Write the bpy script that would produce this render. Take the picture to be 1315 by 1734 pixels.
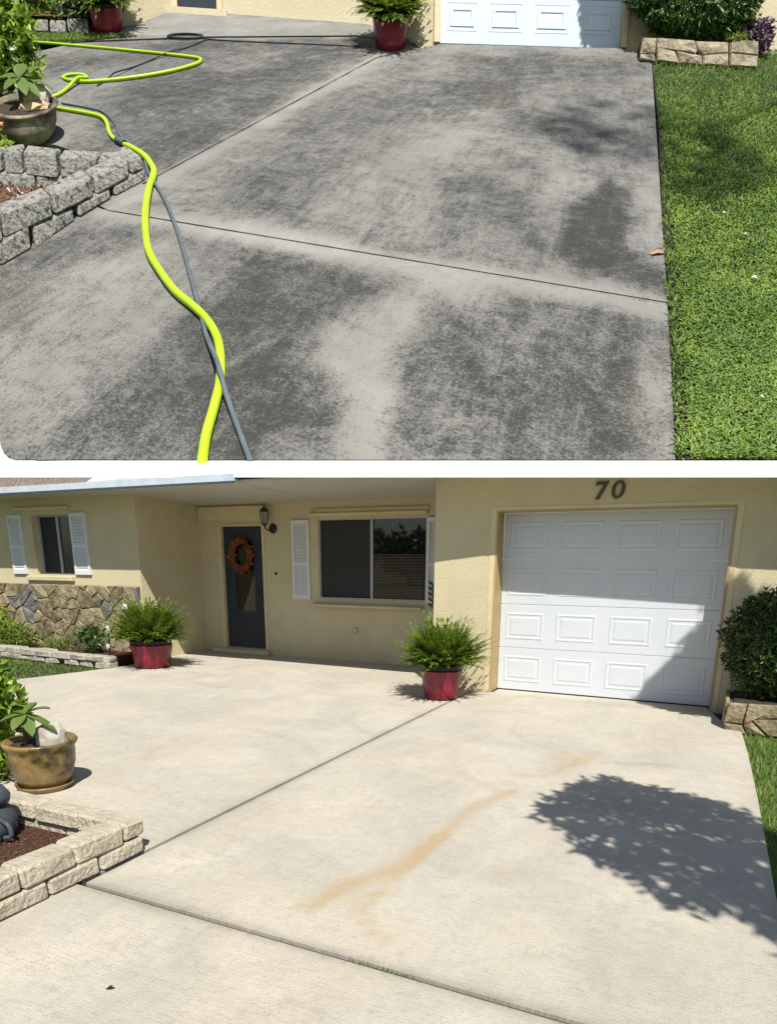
import bpy, bmesh, math, random
import numpy as np
from mathutils import Vector as V, Matrix as MX
from mathutils import noise as mnoise
random.seed(7); rng = np.random.default_rng(7)
SC = bpy.context.scene; COL = SC.collection
for o in list(bpy.data.objects): bpy.data.objects.remove(o)

# ---------------------------------------------------------------- camera
CAM = np.array([2.541, -8.254, 1.610]); YAW, PITCH, ROLL = 0.451, 0.271, -0.005
FPX, PPX, PPY, PW, PH = 1164.3, 657.5, 1270.0, 1315.0, 1734.0
_f = np.array([-math.sin(YAW)*math.cos(PITCH), math.cos(YAW)*math.cos(PITCH), -math.sin(PITCH)])
_r = np.array([math.cos(YAW), math.sin(YAW), 0.]); _d = np.cross(_f, _r)
_c, _s = math.cos(ROLL), math.sin(ROLL)
RR = np.array([_c*_r+_s*_d, -_s*_r+_c*_d, _f])          # right, down, forward
cam = bpy.data.cameras.new('camera'); camo = bpy.data.objects.new('camera', cam); COL.objects.link(camo)
cam.sensor_fit = 'HORIZONTAL'; cam.sensor_width = 36; cam.lens = 36*FPX/PW
cam.shift_y = (PPY-PH/2)/PW; cam.clip_start = .05; cam.clip_end = 1000
m = MX.Identity(4)
for i in range(3):
    m[i][0] = RR[0][i]; m[i][1] = -RR[1][i]; m[i][2] = -RR[2][i]; m[i][3] = CAM[i]
camo.matrix_world = m; SC.camera = camo

# ---------------------------------------------------------------- light
SUN = V((.70, -1.0, 1.65)).normalized()
w = bpy.data.worlds.new('World'); SC.world = w; w.use_nodes = True
nt = w.node_tree; sky = nt.nodes.new('ShaderNodeTexSky'); sky.sky_type = 'NISHITA'; sky.sun_disc = False
sky.sun_elevation = math.asin(SUN.z); sky.sun_rotation = math.atan2(SUN.x, SUN.y)
nt.links.new(sky.outputs[0], nt.nodes['Background'].inputs[0]); nt.nodes['Background'].inputs[1].default_value = .075
sl = bpy.data.lights.new('sun', 'SUN'); sl.energy = 4.9; sl.angle = math.radians(.5); sl.color = (1, .955, .88)
so = bpy.data.objects.new('sun', sl); COL.objects.link(so); so.rotation_euler = SUN.to_track_quat('Z', 'Y').to_euler()
so.location = SUN*50
SC.view_settings.view_transform = 'Standard'; SC.view_settings.look = 'None'
SC.view_settings.exposure = .50; SC.view_settings.gamma = 1

# ---------------------------------------------------------------- measuring the photograph
def ray(u, v): return RR.T @ np.array([(u-PPX)/FPX, (v-PPY)/FPX, 1.])
def gnd(u, v, z=0.):
    d = ray(u, v); return CAM+(z-CAM[2])/d[2]*d
def atY(u, v, Y):
    d = ray(u, v); return CAM+(Y-CAM[1])/d[1]*d
def toPx(P):
    q = RR @ (np.asarray(P, float)-CAM); return np.array([PPX+FPX*q[0]/q[2], PPY+FPX*q[1]/q[2]])
# the hillside plot above the roof: one tilted plane
TILT = math.radians(44)
FH = np.array([-math.sin(YAW), math.cos(YAW), 0.]); HR = np.array([math.cos(YAW), math.sin(YAW), 0.])
HG = math.cos(TILT)*FH+math.sin(TILT)*np.array([0, 0, 1.]); HN = -math.sin(TILT)*FH+math.cos(TILT)*np.array([0, 0, 1.])
HP0 = atY(0, 778, -.42)
def up(u, v, h=0.):
    d = ray(u, v); t = HN @ (HP0-CAM)/(HN @ d); return CAM+t*d+HN*h
def pxm(u, v): return float(RR[2] @ (up(u, v)-CAM))/FPX           # metres per photo pixel there
def ks(u, v): return pxm(u, v)*(90+.385*v)                          # size of one plan metre there
ZZ = np.array([0, 0, 1.]); UPV = .75*ZZ+.25*HN; UPV = UPV/np.linalg.norm(UPV)
def vs_of(u, v, U=None):
    U = UPV if U is None else U; G = up(u, v); K = pxm(u, v); return float(np.linalg.norm(toPx(G+U*K*20)-toPx(G))/20)
def hof(u, v0, v1, U=None):
    '''height above the slope at (u, v0) that reaches up to photo row v1'''
    U = ZZ if U is None else U; G = up(u, v0); h = 0.
    lo, hi = 0., (v0-v1)*pxm(u, v0)*3+1e-6
    for _ in range(40):
        h = (lo+hi)/2
        if toPx(G+U*h)[1] > v1: lo = h
        else: hi = h
    return h
def MU(u, v, k=None, rot=0, h=0):
    k = k or ks(u, v); z = 1/vs_of(u, v); P = up(u, v)+UPV*h*z; M = MX.Identity(4)
    for i in range(3): M[i][0] = HR[i]; M[i][1] = HG[i]; M[i][2] = UPV[i]*z; M[i][3] = P[i]
    return M @ MX.Rotation(rot, 4, 'Z') @ MX.Scale(k, 4)
def ML(x, y, z=0, rot=0, k=1): return MX.Translation((x, y, z)) @ MX.Rotation(rot, 4, 'Z') @ MX.Scale(k, 4)
def homog(src, dst):
    A = []; b = []
    for (x, y), (X, Y) in zip(src, dst):
        A += [[x, y, 1, 0, 0, 0, -X*x, -X*y], [0, 0, 0, x, y, 1, -Y*x, -Y*y]]; b += [X, Y]
    return np.append(np.linalg.solve(np.array(A, float), np.array(b, float)), 1).reshape(3, 3)
HUP = homog([(640, 95), (1103, 108), (1130, 517), (180, 357)], [(-.27, -1.2), (2.85, -.9), (2.85, -6.05), (-.27, -6.05)])
HDN = np.linalg.inv(HUP)
def hap(H, p):
    q = H @ np.array([p[0], p[1], 1.]); return q[:2]/q[2]

# ---------------------------------------------------------------- materials
def N(nt, t, **k):
    n = nt.nodes.new(t)
    for a, b in k.items(): setattr(n, a, b)
    return n
def newmat(name):
    m = bpy.data.materials.new(name); m.use_nodes = True
    return m, m.node_tree, m.node_tree.nodes['Principled BSDF']
def mat(name, c1, c2=None, scale=8., rough=.7, bump=0., bscale=60., spec=.3, metal=0., detail=5, c3=None, stretch=None, dist=.01, lo=.35, hi=.65):
    m, nt, P = newmat(name); L = nt.links.new
    P.inputs['Roughness'].default_value = rough; P.inputs['Specular IOR Level'].default_value = spec; P.inputs['Metallic'].default_value = metal
    tc = N(nt, 'ShaderNodeTexCoord'); vec = tc.outputs['Object']
    if stretch:
        mp = N(nt, 'ShaderNodeMapping'); mp.inputs['Scale'].default_value = stretch; L(vec, mp.inputs[0]); vec = mp.outputs[0]
    if c2:
        nz = N(nt, 'ShaderNodeTexNoise'); nz.inputs['Scale'].default_value = scale; nz.inputs['Detail'].default_value = detail; nz.inputs['Roughness'].default_value = .65
        L(vec, nz.inputs[0]); cr = N(nt, 'ShaderNodeValToRGB'); e = cr.color_ramp.elements
        e[0].position = lo; e[0].color = (*c1, 1); e[1].position = hi; e[1].color = (*c2, 1)
        if c3: x = e.new((lo+hi)/2); x.color = (*c3, 1)
        L(nz.outputs[0], cr.inputs[0]); L(cr.outputs[0], P.inputs['Base Color'])
    else: P.inputs['Base Color'].default_value = (*c1, 1)
    if bump:
        n2 = N(nt, 'ShaderNodeTexNoise'); n2.inputs['Scale'].default_value = bscale; n2.inputs['Detail'].default_value = 6
        L(vec, n2.inputs[0]); bp = N(nt, 'ShaderNodeBump'); bp.inputs['Strength'].default_value = bump; bp.inputs['Distance'].default_value = dist
        L(n2.outputs[0], bp.inputs['Height']); L(bp.outputs[0], P.inputs['Normal'])
    return m
def leafmat(name, c1, c2, scale=6., trans=.35, rough=.45, tcol=None):
    m, nt, P = newmat(name); L = nt.links.new
    P.inputs['Roughness'].default_value = rough; P.inputs['Specular IOR Level'].default_value = .35
    at = N(nt, 'ShaderNodeAttribute'); at.attribute_name = 'tint'
    tc = N(nt, 'ShaderNodeTexCoord'); nz = N(nt, 'ShaderNodeTexNoise'); nz.inputs['Scale'].default_value = scale
    L(tc.outputs['Object'], nz.inputs[0])
    ad = N(nt, 'ShaderNodeMath', operation='ADD'); L(at.outputs['Fac'], ad.inputs[0]); L(nz.outputs[0], ad.inputs[1])
    ml = N(nt, 'ShaderNodeMath', operation='MULTIPLY'); L(ad.outputs[0], ml.inputs[0]); ml.inputs[1].default_value = .5
    cr = N(nt, 'ShaderNodeValToRGB'); e = cr.color_ramp.elements; e[0].position = .2; e[0].color = (*c1, 1); e[1].position = .8; e[1].color = (*c2, 1)
    L(ml.outputs[0], cr.inputs[0]); L(cr.outputs[0], P.inputs['Base Color'])
    tr = N(nt, 'ShaderNodeBsdfTranslucent'); L(cr.outputs[0], tr.inputs[0])
    mx = N(nt, 'ShaderNodeMixShader'); mx.inputs[0].default_value = trans; L(P.outputs[0], mx.inputs[1]); L(tr.outputs[0], mx.inputs[2])
    L(mx.outputs[0], nt.nodes['Material Output'].inputs[0]); return m
def concrete(name, clean, cleanb, dark, rust, grime=0.5, speck=.5, broom=.5, bump=.25, rustk=.8, warm=.5):
    """uv in plan metres; attributes dirt / rust hold the stains' extents"""
    m, nt, P = newmat(name); L = nt.links.new
    P.inputs['Roughness'].default_value = .88; P.inputs['Specular IOR Level'].default_value = .2
    uv = N(nt, 'ShaderNodeUVMap'); uv.uv_map = 'plan'; vec = uv.outputs[0]
    def noise(sc, det=6, rgh=.6, stretch=None, dist=0):
        v = vec
        if stretch:
            mp = N(nt, 'ShaderNodeMapping'); mp.inputs['Scale'].default_value = stretch; mp.inputs['Rotation'].default_value = (0, 0, .35); L(v, mp.inputs[0]); v = mp.outputs[0]
        n = N(nt, 'ShaderNodeTexNoise'); n.inputs['Scale'].default_value = sc; n.inputs['Detail'].default_value = det; n.inputs['Roughness'].default_value = rgh
        n.inputs['Distortion'].default_value = dist; L(v, n.inputs[0]); return n.outputs[0]
    def mth(op, a, b=None, c=None):
        x = N(nt, 'ShaderNodeMath', operation=op)
        for i, q in enumerate((a, b, c)):
            if q is None: continue
            if isinstance(q, (int, float)): x.inputs[i].default_value = q
            else: L(q, x.inputs[i])
        return x.outputs[0]
    def mixc(f, a, b, bt='MIX'):
        x = N(nt, 'ShaderNodeMix', data_type='RGBA', blend_type=bt)
        L(f, x.inputs[0]) if not isinstance(f, (int, float)) else x.inputs[0].__setattr__('default_value', f)
        for i, q in ((6, a), (7, b)):
            if isinstance(q, tuple): x.inputs[i].default_value = (*q, 1)
            else: L(q, x.inputs[i])
        return x.outputs[2]
    def att(n):
        a = N(nt, 'ShaderNodeAttribute'); a.attribute_name = n; return a.outputs['Fac']
    def ss(x, lo, hi):
        r = N(nt, 'ShaderNodeMapRange', interpolation_type='SMOOTHSTEP'); L(x, r.inputs[0]); r.inputs[1].default_value = lo; r.inputs[2].default_value = hi; return r.outputs[0]
    big = noise(1.1, 5, .6, dist=.5); swl = noise(2.4, 7, .7, dist=1.4); mid = noise(7, 6, .7); mid2 = noise(21, 5, .72); fine = noise(75, 4, .7); grit = noise(190, 2, .55)
    brm = noise(8, 6, .7, (.8, 7., 1)); stk = noise(4.5, 7, .74, (4.2, .55, 1), .3)
    def cen(x, k): return mth('MULTIPLY', mth('SUBTRACT', x, .5), k)
    base = mixc(ss(big, .35, .65), clean, cleanb)
    tone = mth('ADD', mth('ADD', cen(mid, 1.5), cen(mid2, 1.9)), mth('ADD', cen(brm, broom), cen(fine, 2.0)))
    base = mixc(ss(tone, -.7, .5), mixc(1.0, base, (.74, .735, .72), 'MULTIPLY'), base)
    base = mixc(mth('MULTIPLY', ss(noise(.7, 4, .6, dist=.6), .42, .62), warm), base, mixc(1.0, base, (1.02, .98, .91), 'MULTIPLY'))
    d = mth('ADD', att('dirt'), cen(swl, 2.3*grime))
    d = mth('ADD', d, cen(mid, 1.8*grime)); d = mth('ADD', d, cen(stk, 1.5*grime)); d = mth('ADD', d, cen(brm, .6*grime))
    d = mth('ADD', d, cen(mid2, 2.3*grime)); d = mth('ADD', d, cen(fine, 3.2*grime)); d = mth('ADD', d, cen(grit, 2.2*grime))
    d = ss(d, -.2, 1.3)
    col = mixc(d, base, dark)
    r = mth('ADD', att('rust'), mth('ADD', cen(mid, 2.2), mth('ADD', cen(mid2, 2.0), cen(brm, 1.5)))); r = mth('MULTIPLY', mth('MULTIPLY', ss(r, .0, 1.5), ss(att('rust'), .02, .5)), rustk)
    col = mixc(r, col, rust)
    sp = ss(grit, .62, .72); col = mixc(mth('MULTIPLY', sp, speck), col, mixc(1.0, col, (1.7, 1.68, 1.62), 'MULTIPLY'))
    sp2 = ss(grit, .40, .30); col = mixc(mth('MULTIPLY', sp2, speck), col, mixc(1.0, col, (.52, .52, .51), 'MULTIPLY'))
    pit = ss(noise(46, 2, .5), .70, .76); col = mixc(mth('MULTIPLY', pit, speck*.8), col, mixc(1.0, col, (.45, .44, .42), 'MULTIPLY'))
    L(col, P.inputs['Base Color'])
    h = mth('ADD', mth('MULTIPLY', fine, .6), mth('MULTIPLY', brm, .7)); h = mth('ADD', h, mth('MULTIPLY', grit, .4))
    bp = N(nt, 'ShaderNodeBump'); bp.inputs['Strength'].default_value = bump; bp.inputs['Distance'].default_value = .012
    L(h, bp.inputs['Height']); L(bp.outputs[0], P.inputs['Normal'])
    return m
M = {}
M['clean'] = concrete('washed_concrete', (.525, .487, .408), (.455, .428, .366), (.215, .20, .168), (.385, .275, .15), grime=.50, speck=.60, broom=.7, bump=.6, rustk=.72)
M['dirty'] = concrete('stained_concrete', (.278, .272, .250), (.222, .218, .201), (.036, .0365, .0355), (.22, .175, .105), grime=.66, speck=.5, broom=.5, bump=.5, rustk=.6, warm=0.)
M['stucco'] = mat('tan_stucco', (.49, .428, .275), (.545, .478, .315), 2.2, .85, .6, 42, .2)
M['stucco_plot'] = mat('cream_stucco', (.50, .44, .29), (.55, .49, .34), .8, .85, .3, 14, .2, dist=.04)
M['trim'] = mat('tan_trim_paint', (.56, .46, .28), (.62, .52, .33), 4., .5, .1, 80)
M['reveal'] = mat('ochre_reveal_paint', (.36, .26, .12), (.42, .31, .15), 5., .55)
M['white'] = mat('white_door_paint', (.53, .565, .595), (.56, .59, .615), 3., .42, .04, 140, .4)
M['white_trim'] = mat('white_trim_paint', (.58, .595, .59), (.64, .65, .65), 5., .5)
M['roofwhite'] = mat('white_roof_coating', (.84, .84, .83), (.86, .86, .855), 2., .7)
M['alu'] = mat('dull_aluminium_frame', (.36, .37, .37), (.42, .43, .43), 5., .45)
M['stone_b'] = mat('brown_field_stone', (.10, .082, .048), (.25, .205, .12), 9., .9, .9, 22, .15, dist=.03)
M['soffit'] = mat('soffit_paint', (.42, .41, .36), (.48, .46, .41), 2., .7)
M['shingle'] = mat('brown_shingle', (.11, .085, .07), (.24, .19, .16), 30., .9, .4, 60)
M['blue_white'] = mat('cool_white_door_paint', (.50, .585, .65), (.54, .62, .68), .8, .4)  # same white as the other door, cooler light cast put into its colour
M['fascia'] = mat('pale_gutter_paint', (.42, .48, .54), (.52, .57, .62), 6., .4)
M['drip'] = mat('dark_drip_edge', (.05, .07, .10), None)
M['door'] = mat('slate_blue_door', (.022, .029, .037), (.030, .039, .049), 4., .4)
M['glass'] = mat('dark_window_glass', (.008, .009, .010), None, rough=.02, spec=.9)
M['screen'] = mat('window_screen_mesh', (.020, .021, .021), (.032, .032, .031), 200, .6)
M['blind'] = mat('dark_blind_slat', (.075, .05, .04), (.10, .07, .055), 8, .5)
M['black'] = mat('black_iron', (.012, .012, .012), (.03, .028, .026), 30, .45)
M['number'] = mat('bronze_numeral', (.06, .045, .035), (.10, .08, .06), 40, .5)
M['lampglass'] = mat('smoky_lamp_glass', (.25, .25, .24), None, rough=.15, spec=.5)
M['stone'] = mat('tan_field_stone', (.15, .125, .072), (.34, .29, .185), 7., .9, .9, 22, .15, c3=(.25, .21, .125), dist=.03)
M['stone_gray'] = mat('gray_field_stone', (.10, .096, .088), (.21, .20, .18), 9., .9, .9, 22, .15, dist=.03)
M['mortar'] = mat('dark_mortar', (.035, .03, .022), (.11, .095, .07), 12., .95, .4, 40)
M['block'] = mat('cream_wall_block', (.34, .305, .225), (.46, .415, .32), 9., .92, 1., 38, .15, dist=.02)
M['block_dirty'] = mat('weathered_wall_block', (.035, .035, .032), (.30, .29, .262), 9., .95, 1., 16, .1, c3=(.225, .22, .198), dist=.05, detail=8, lo=.34, hi=.62)
M['pstone'] = mat('weathered_planter_stone', (.15, .13, .09), (.40, .35, .255), 2.2, .92, .9, 7, .15, c3=(.35, .30, .22), dist=.08)
M['pmortar'] = mat('planter_joint', (.035, .03, .025), (.07, .06, .05), 3, .95)
M['edging'] = mat('pale_edging_stone', (.24, .225, .18), (.40, .375, .30), 9., .92, .8, 30, .15, dist=.02)
M['mulch'] = mat('red_brown_mulch', (.035, .018, .012), (.13, .065, .04), 45., .95, 1., 60, .1, dist=.03)
M['mulch_up'] = mat('chip_mulch', (.05, .025, .015), (.22, .12, .07), 8., .95, 1., 14, .1, dist=.1)
M['chip'] = mat('mulch_chip', (.09, .045, .028), (.20, .11, .07), 9., .9)
M['redpot'] = mat('crimson_glaze', (.16, .006, .022), (.23, .012, .035), 5., .28, spec=.5)
M['blackrim'] = mat('black_liner', (.010, .010, .012), None, rough=.4)
M['soil'] = mat('dark_soil', (.025, .018, .012), (.06, .04, .028), 40, .95, .6, 60)
M['ochrepot'] = mat('ochre_glazed_pot', (.04, .028, .010), (.27, .185, .075), 5.5, .35, .15, 30, .4, c3=(.185, .125, .045), lo=.38, hi=.64)
M['ochredirty'] = mat('stained_planter_pot', (.03, .026, .018), (.34, .30, .21), 5., .7, .4, 14, .3, c3=(.15, .13, .085))
M['rock'] = mat('pale_rock', (.30, .27, .22), (.46, .43, .37), 9, .9, .6, 20)
M['rock_tan'] = mat('tan_rock', (.35, .24, .12), (.55, .42, .25), 6, .9, .6, 20)
M['slate'] = mat('slate_ornament', (.035, .045, .055), (.065, .08, .092), 8, .55, .2, 30)
M['hose'] = mat('lime_hose_rubber', (.27, .44, .014), (.40, .60, .02), 1.6, .42, .25, 9, .4, c3=(.37, .57, .017), dist=.02, lo=.25, hi=.6)
M['grayhose'] = mat('gray_hose_rubber', (.085, .105, .12), (.12, .14, .155), 3, .45)
M['darkhose'] = mat('dark_hose_rubber', (.02, .024, .035), (.04, .045, .06), 3, .45)
M['bark'] = mat('brown_bark', (.06, .045, .03), (.13, .10, .07), 12, .9, .6, 30)
M['lawnsoil'] = mat('lawn_thatch', (.020, .030, .010), (.05, .065, .02), 3, .95, .6, 12)
M['field'] = mat('grass_field', (.05, .085, .016), (.09, .13, .03), 2.5, .95, .6, 30)
M['edgesoil'] = mat('edge_soil', (.015, .013, .010), (.035, .03, .022), 4, .98, .8, 10)
M['deadleaf'] = mat('dry_leaf', (.30, .16, .09), (.42, .25, .15), 8, .8)
M['darkleaf'] = mat('dark_dry_leaf', (.018, .012, .009), (.04, .025, .018), 40, .8)
M['paper'] = mat('white_scrap', (.66, .66, .68), (.75, .75, .77), 10, .8)
M['fern'] = leafmat('fern_leaf', (.040, .085, .009), (.215, .31, .032), 5)
M['shrub'] = leafmat('dark_shrub_leaf', (.012, .032, .009), (.075, .135, .028), 6, .22, .35)
M['shrub_up'] = leafmat('podocarp_leaf', (.014, .042, .008), (.085, .17, .022), .6, .25, .4)
M['lime'] = leafmat('lime_leaf', (.07, .15, .012), (.30, .42, .04), 7)
M['bigleaf'] = leafmat('broad_leaf', (.09, .15, .035), (.17, .24, .06), 5, .3)
M['purple'] = leafmat('purple_leaf', (.03, .012, .035), (.11, .05, .11), 3, .25)
M['petal'] = leafmat('white_petal', (.55, .55, .45), (.78, .78, .70), 9, .3)
M['peach'] = leafmat('peach_petal', (.65, .30, .16), (.75, .42, .25), 9, .3)
M['grass'] = leafmat('lawn_blade', (.060, .125, .018), (.245, .355, .060), .45, .3, .5)
M['grass2'] = leafmat('front_lawn_blade', (.06, .115, .014), (.19, .26, .045), 2.5, .3, .5)
M['w_orange'] = leafmat('orange_silk', (.30, .08, .015), (.50, .20, .04), 9, .25)
M['w_brown'] = leafmat('brown_silk', (.12, .035, .012), (.30, .10, .03), 9, .25)
M['w_red'] = leafmat('rose_silk', (.20, .03, .04), (.40, .12, .10), 9, .25)

# ---------------------------------------------------------------- builders
SHEAR = {}
def place(o, M4):
    """a thing standing on the slope: its root keeps place, turn and size, its parts keep the slant of their foot"""
    N4 = MX.LocRotScale(*M4.decompose()); SH = N4.inverted() @ M4
    o.matrix_world = N4
    if any(abs(SH[i][j]-(i == j)) > 1e-4 for i in range(3) for j in range(3)):
        if o.type == 'EMPTY': SHEAR[o.name] = SH
        else: o.data.transform(SH)
def link(name, me, mt=None, parent=None, matrix=None, smooth=False):
    o = bpy.data.objects.new(name, me); COL.objects.link(o)
    if mt:
        me.materials.clear(); me.materials.append(M[mt] if isinstance(mt, str) else mt)
    if parent is not None: o.parent = parent
    if matrix is not None:
        if parent is None: place(o, matrix)
        elif parent.name in SHEAR: o.matrix_parent_inverse = SHEAR[parent.name] @ matrix
        else: o.matrix_local = matrix
    elif parent is not None and parent.name in SHEAR: o.matrix_parent_inverse = SHEAR[parent.name]
    if smooth:
        me.polygons.foreach_set('use_smooth', [True]*len(me.polygons))
    return o
def tag(o, label=None, cat=None, group=None, kind=None):
    if label: o['label'] = label
    if cat: o['category'] = cat
    if group: o['group'] = group
    if kind: o['kind'] = kind
    return o
def thing(name, label, cat, matrix=None, group=None):
    o = bpy.data.objects.new(name, None); COL.objects.link(o); o.empty_display_size = .2
    if matrix is not None: place(o, matrix)
    return tag(o, label, cat, group)
class MB:
    def __init__(s): s.v = []; s.f = []; s.t = []
    def add(s, vs, fs, tint=None):
        n = len(s.v); s.v += [tuple(map(float, q)) for q in vs]; s.f += [tuple(i+n for i in f) for f in fs]
        s.t += [tint if tint is not None else .5]*len(vs); return s
    def box(s, x0, x1, y0, y1, z0, z1):
        return s.add([(x0,y0,z0),(x1,y0,z0),(x1,y1,z0),(x0,y1,z0),(x0,y0,z1),(x1,y0,z1),(x1,y1,z1),(x0,y1,z1)],
                     [(0,3,2,1),(4,5,6,7),(0,1,5,4),(1,2,6,5),(2,3,7,6),(3,0,4,7)])
    def hexa(s, b, t):   # 4 bottom + 4 top points
        return s.add(list(b)+list(t), [(3,2,1,0),(4,5,6,7),(0,1,5,4),(1,2,6,5),(2,3,7,6),(3,0,4,7)])
    def prism(s, poly, dv):
        n = len(poly); dv = np.asarray(dv, float); P = [np.asarray(q, float) for q in poly]
        return s.add(P+[q+dv for q in P], [tuple(range(n))[::-1], tuple(range(n, 2*n))]+[(i, (i+1) % n, n+(i+1) % n, n+i) for i in range(n)])
    def lathe(s, prof, seg=32, cap=True):
        n = len(prof); vs = []
        for r, z in prof:
            for k in range(seg):
                a = 2*math.pi*k/seg; vs.append((r*math.cos(a), r*math.sin(a), z))
        fs = [(i*seg+k, i*seg+(k+1) % seg, (i+1)*seg+(k+1) % seg, (i+1)*seg+k) for i in range(n-1) for k in range(seg)]
        if cap: fs += [tuple(range(seg))[::-1], tuple(range((n-1)*seg, n*seg))]
        return s.add(vs, fs)
    def tube(s, pts, rad, seg=8):
        P = [V(tuple(map(float, q))) for q in pts]; n = len(P); vs = []
        rad = rad if hasattr(rad, '__len__') else [rad]*n; prev = None
        for i in range(n):
            t = (P[min(i+1, n-1)]-P[max(i-1, 0)]).normalized()
            if prev is None: a = t.orthogonal().normalized()
            else: a = (prev-t*prev.dot(t)).normalized()
            prev = a; b = t.cross(a)
            for k in range(seg):
                th = 2*math.pi*k/seg; vs.append(P[i]+(a*math.cos(th)+b*math.sin(th))*rad[i])
        fs = [(i*seg+k, i*seg+(k+1) % seg, (i+1)*seg+(k+1) % seg, (i+1)*seg+k) for i in range(n-1) for k in range(seg)]
        fs += [tuple(range(seg))[::-1], tuple(range((n-1)*seg, n*seg))]
        return s.add(vs, fs)
    def leaf(s, p, d, nrm, L, W, tint, curl=.25):
        p, d, nrm = V(p), V(d).normalized(), V(nrm); sd = d.cross(nrm)
        sd = sd.normalized() if sd.length > 1e-4 else d.orthogonal().normalized(); nn = sd.cross(d)
        vs = [p, p+d*L*.45+sd*W*.5+nn*W*.18, p+d*L-nn*L*curl*.6, p+d*L*.45-sd*W*.5+nn*W*.18, p+d*L*.5]
        return s.add(vs, [(0, 1, 4), (1, 2, 4), (0, 4, 3), (4, 2, 3)], tint)
    def blade(s, p, tip, wv, tint):
        p, tip, wv = V(p), V(tip), V(wv); return s.add([p-wv*.5, p+wv*.5, tip], [(0, 1, 2)], tint)
    def mesh(s, name):
        me = bpy.data.meshes.new(name); me.from_pydata(s.v, [], s.f); me.update()
        a = me.attributes.new('tint', 'FLOAT', 'POINT'); a.data.foreach_set('value', s.t); return me
    def build(s, name, mt, parent=None, matrix=None, smooth=False, bevel=0):
        me = s.mesh(name)
        if bevel:
            bm = bmesh.new(); bm.from_mesh(me); bmesh.ops.bevel(bm, geom=list(bm.edges), offset=bevel, segments=1, affect='EDGES', clamp_overlap=True); bm.to_mesh(me); bm.free()
        return link(name, me, mt, parent, matrix, smooth)
def catmull(pts, n=8):
    P = [np.asarray(p, float) for p in pts]; P = [2*P[0]-P[1]]+P+[2*P[-1]-P[-2]]; out = []
    for i in range(1, len(P)-2):
        for k in range(n):
            t = k/n; out.append(.5*(2*P[i]+(P[i+1]-P[i-1])*t+(2*P[i-1]-5*P[i]+4*P[i+1]-P[i+2])*t*t+(3*P[i]-P[i-1]-3*P[i+1]+P[i+2])*t**3))
    out.append(P[-2]); return out
def rnd(a=-1., b=1.): return random.uniform(a, b)
def rdir():
    while True:
        v = V((rnd(), rnd(), rnd()))
        if .05 < v.length < 1: return v.normalized()
def in_poly(pt, poly):
    x, y = pt; r = False; n = len(poly)
    for i in range(n):
        (x0, y0), (x1, y1) = poly[i][:2], poly[(i+1) % n][:2]
        if (y0 > y) != (y1 > y) and x < (x1-x0)*(y-y0)/(y1-y0)+x0: r = not r
    return r
def stone_block(name, b, t, mt, parent, bev, jit):
    """a rough block: bevelled hexahedron with unsettled corners (44 triangles)"""
    b = [np.asarray(q, float)+rng.normal(0, jit, 3) for q in b]; t = [np.asarray(q, float)+rng.normal(0, jit, 3) for q in t]
    return MB().hexa(b, t).build(name, mt, parent, bevel=bev)
def clip_half(poly, p, q):     # keep the side of the bisector nearer p
    mx, my = (p[0]+q[0])/2, (p[1]+q[1])/2; nx, ny = q[0]-p[0], q[1]-p[1]; out = []
    f = lambda a: (a[0]-mx)*nx+(a[1]-my)*ny
    for i in range(len(poly)):
        a, c = poly[i], poly[(i+1) % len(poly)]; fa, fc = f(a), f(c)
        if fa <= 0: out.append(a)
        if (fa < 0) != (fc < 0) and fa != fc:
            t = fa/(fa-fc); out.append((a[0]+t*(c[0]-a[0]), a[1]+t*(c[1]-a[1])))
    return out
def voronoi(x0, x1, y0, y1, nx, ny, jitter=.42):
    pts = []
    for j in range(ny):
        for i in range(nx):
            pts.append((x0+(i+.5+(.5 if j % 2 else 0)*.9+rnd()*jitter)*(x1-x0)/nx, y0+(j+.5+rnd()*jitter)*(y1-y0)/ny))
    out = []
    for i, p in enumerate(pts):
        poly = [(x0, y0), (x1, y0), (x1, y1), (x0, y1)]
        for k, q in enumerate(pts):
            if k != i and poly: poly = clip_half(poly, p, q)
        if len(poly) >= 3: out.append(poly)
    return out
def shrink(poly, d):
    c = np.mean(np.array(poly), axis=0); out = []
    for q in poly:
        v = np.array(q)-c; l = np.linalg.norm(v); out.append(tuple(c+v*max(.2, (l-d)/l)))
    return out
def veneer_stone(poly, mapf, gap, depth, bev, mt, parent):
    """mapf(x, y, out) -> point; an irregular stone with a chamfered, uneven face"""
    a = shrink(poly, gap); b = shrink(poly, gap+bev); n = len(a); c = np.mean(np.array(b), axis=0)
    vs = [mapf(x, y, 0) for x, y in a]+[mapf(x, y, depth*.7) for x, y in a]+[mapf(x, y, depth*(1+rnd(-.25, .25))) for x, y in b]+[mapf(c[0], c[1], depth*(1.15+rnd(-.2, .2)))]
    fs = [(i, (i+1) % n, n+(i+1) % n, n+i) for i in range(n)]+[(n+i, n+(i+1) % n, 2*n+(i+1) % n, 2*n+i) for i in range(n)]+[(2*n+i, 2*n+(i+1) % n, 3*n) for i in range(n)]
    return MB().add(vs, fs).build('stone', mt, parent)
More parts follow.
